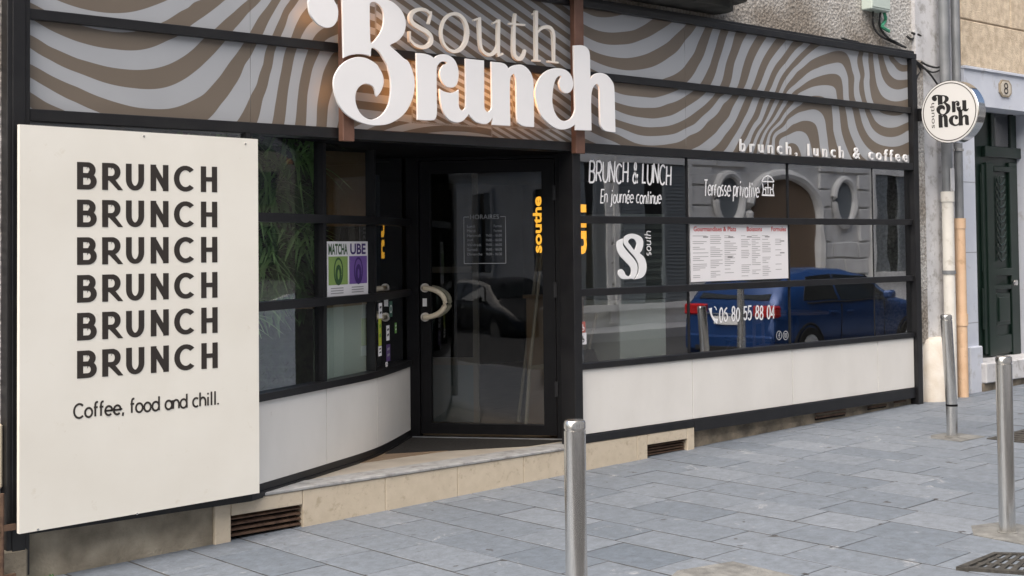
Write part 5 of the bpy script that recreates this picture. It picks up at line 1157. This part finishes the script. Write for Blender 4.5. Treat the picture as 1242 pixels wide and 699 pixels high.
# ------------------------------------------------------------------ parked cars
ST = [(0, .50, .50, .60), (.03, .80, .80, .70), (.08, .98, .95, .74), (.25, 1.20, .96, .74), (.55, 1.38, .96, .70), (1.1, 1.45, .96, .66), (1.9, 1.44, .95, .64), (2.45, 1.33, .94, .64), (3.05, 1.02, .93, .70), (3.35, .93, .90, .72), (3.85, .80, .80, .70), (4.12, .62, .62, .62), (4.18, .48, .48, .55)]
def car(x0, yc, z0, paint, label):
    t = thing('parked_car', (x0+2.1, yc, z0), label, 'car', 'cars parked along the kerb')
    rings = []; bm = bmesh.new()
    for i, (x, zt_, zb_, wr) in enumerate(ST):
        wb = .88 if .2 < x < 3.9 else .80; lo = .22
        half = [(0, zt_), (wr*.85, zt_-.012), (wr, min(zt_-.03, zt_)), (wb-.02, min(zb_, zt_-.02)), (wb, min(.72, zt_-.1)), (wb-.01, min(.45, zt_-.15)), (wb-.06, lo), (0, lo)]
        rings.append([bm.verts.new((x0+x, yc+s, z0+z)) for s, z in half]+[bm.verts.new((x0+x, yc-s, z0+z)) for s, z in half[-2:0:-1]])
    for a, c in zip(rings, rings[1:]):
        for i in range(len(a)): bm.faces.new((a[i], a[(i+1) % len(a)], c[(i+1) % len(a)], c[i]))
    bm.faces.new(rings[0][::-1]); bm.faces.new(rings[-1])
    bmesh.ops.recalc_face_normals(bm, faces=bm.faces)
    me = bpy.data.meshes.new('m'); bm.to_mesh(me); bm.free(); link('body', me, paint, t, True)
    def q4(pts, name, m_, th=.012):
        P = [Vector((x0+x, yc+y, z0+z)) for x, y, z in pts]; n = (P[1]-P[0]).cross(P[2]-P[0]).normalized()
        c = sum(P, Vector())/len(P)
        if n.dot(c-Vector((x0+2.1, yc, z0+.8))) < 0: n = -n
        MB().hull([p-n*th for p in P], [p+n*.006 for p in P]).build(name, m_, t)
    for s in (-1, 1):
        q4([(.62, s*.845, 1.0), (1.45, s*.85, .99), (1.45, s*.70, 1.36), (.85, s*.715, 1.33)], 'side_window', carglass, .03)
        q4([(1.52, s*.85, .99), (2.75, s*.85, .98), (2.35, s*.70, 1.30), (1.52, s*.695, 1.36)], 'side_window', carglass, .03)
        for xw in (.72, 3.32):
            MB().lathe([(.2, -.1), (.31, -.1), (.315, -.06), (.315, .06), (.31, .1), (.2, .1)], (x0+xw, yc+s*.80, z0+.315), 'y', 28).build('tyre', rubber, t, True)
            MB().lathe([(.21, -.105), (.21, .105)], (x0+xw, yc+s*.80, z0+.315), 'y', 20).build('rim', steel, t, True)
        b = MB(); b.box(x0-.005, x0+.16, yc+s*.62-.2, yc+s*.62+.2, z0+.78, z0+.94, .02); b.build('tail_lamp', lampred, t)
        b = MB(); b.box(x0+2.55, x0+2.72, yc+s*.95-.07, yc+s*.95+.07, z0+.97, z0+1.09, .03); b.build('wing_mirror', paint, t)
    for s in (-1, 1):
        for xw in (.72, 3.32):
            b = MB(); b.tube([(x0+xw+.36*math.cos(a), yc+s*.855, z0+.315+.36*math.sin(a)) for a in [PI*k/14 for k in range(15)]], .035, 6); b.build('wheel_arch', rubber, t, True)
        MB().box(x0+1.05, x0+3.0, yc+s*.86-.02, yc+s*.86+.02, z0+.22, z0+.31, .01).build('sill_trim', rubber, t)
        for xd in (1.48, 2.62): MB().box(x0+xd, x0+xd+.012, yc+s*.875-.012, yc+s*.875+.008, z0+.34, z0+.93).build('door_seam', rubber, t)
        for xd in (1.2, 1.62): MB().box(x0+xd, x0+xd+.17, yc+s*.885-.01, yc+s*.885+.018, z0+.80, z0+.83, .006).build('door_handle', paint, t)
        MB().box(x0+.7, x0+2.7, yc+s*.86-.012, yc+s*.86+.012, z0+.955, z0+.975, .004).build('window_trim', rubber, t)
    MB().box(x0-.06, x0+.05, yc-.6, yc+.6, z0+.27, z0+.37, .02).build('bumper_insert', rubber, t)
    MB().box(x0+.12, x0+.2, yc-.28, yc+.28, z0+1.0, z0+1.03, .008).build('wiper', rubber, t)
    MB().box(x0-.012, x0+.08, yc-.42, yc+.42, z0+.80, z0+.815, .004).build('boot_trim', steel, t)
    MB().box(x0+.44, x0+.62, yc-.55, yc+.55, z0+1.38, z0+1.41, .01).build('roof_spoiler', paint, t)
    q4([(.10, -.62, 1.02), (.10, .62, 1.02), (.48, .60, 1.36), (.48, -.60, 1.36)], 'rear_window', carglass, .03)
    q4([(2.52, -.60, 1.325), (2.52, .60, 1.325), (3.0, .66, 1.05), (3.0, -.66, 1.05)], 'windscreen', carglass, .03)
    MB().box(x0-.022, x0+.05, yc-.26, yc+.26, z0+.66, z0+.77, .004).build('number_plate', vinyl, t)
    MB().box(x0-.05, x0+.1, yc-.78, yc+.78, z0+.28, z0+.52, .03).build('bumper', paint, t)
    return t
car(15.2, -5.35, street_z(15)-.05, carblue, 'blue hatchback parked across the pavement, mirrored in the right window')
car(-13.5, -8.3, street_z(-12), cardark, 'dark grey hatchback parked to the left, mirrored in the door')
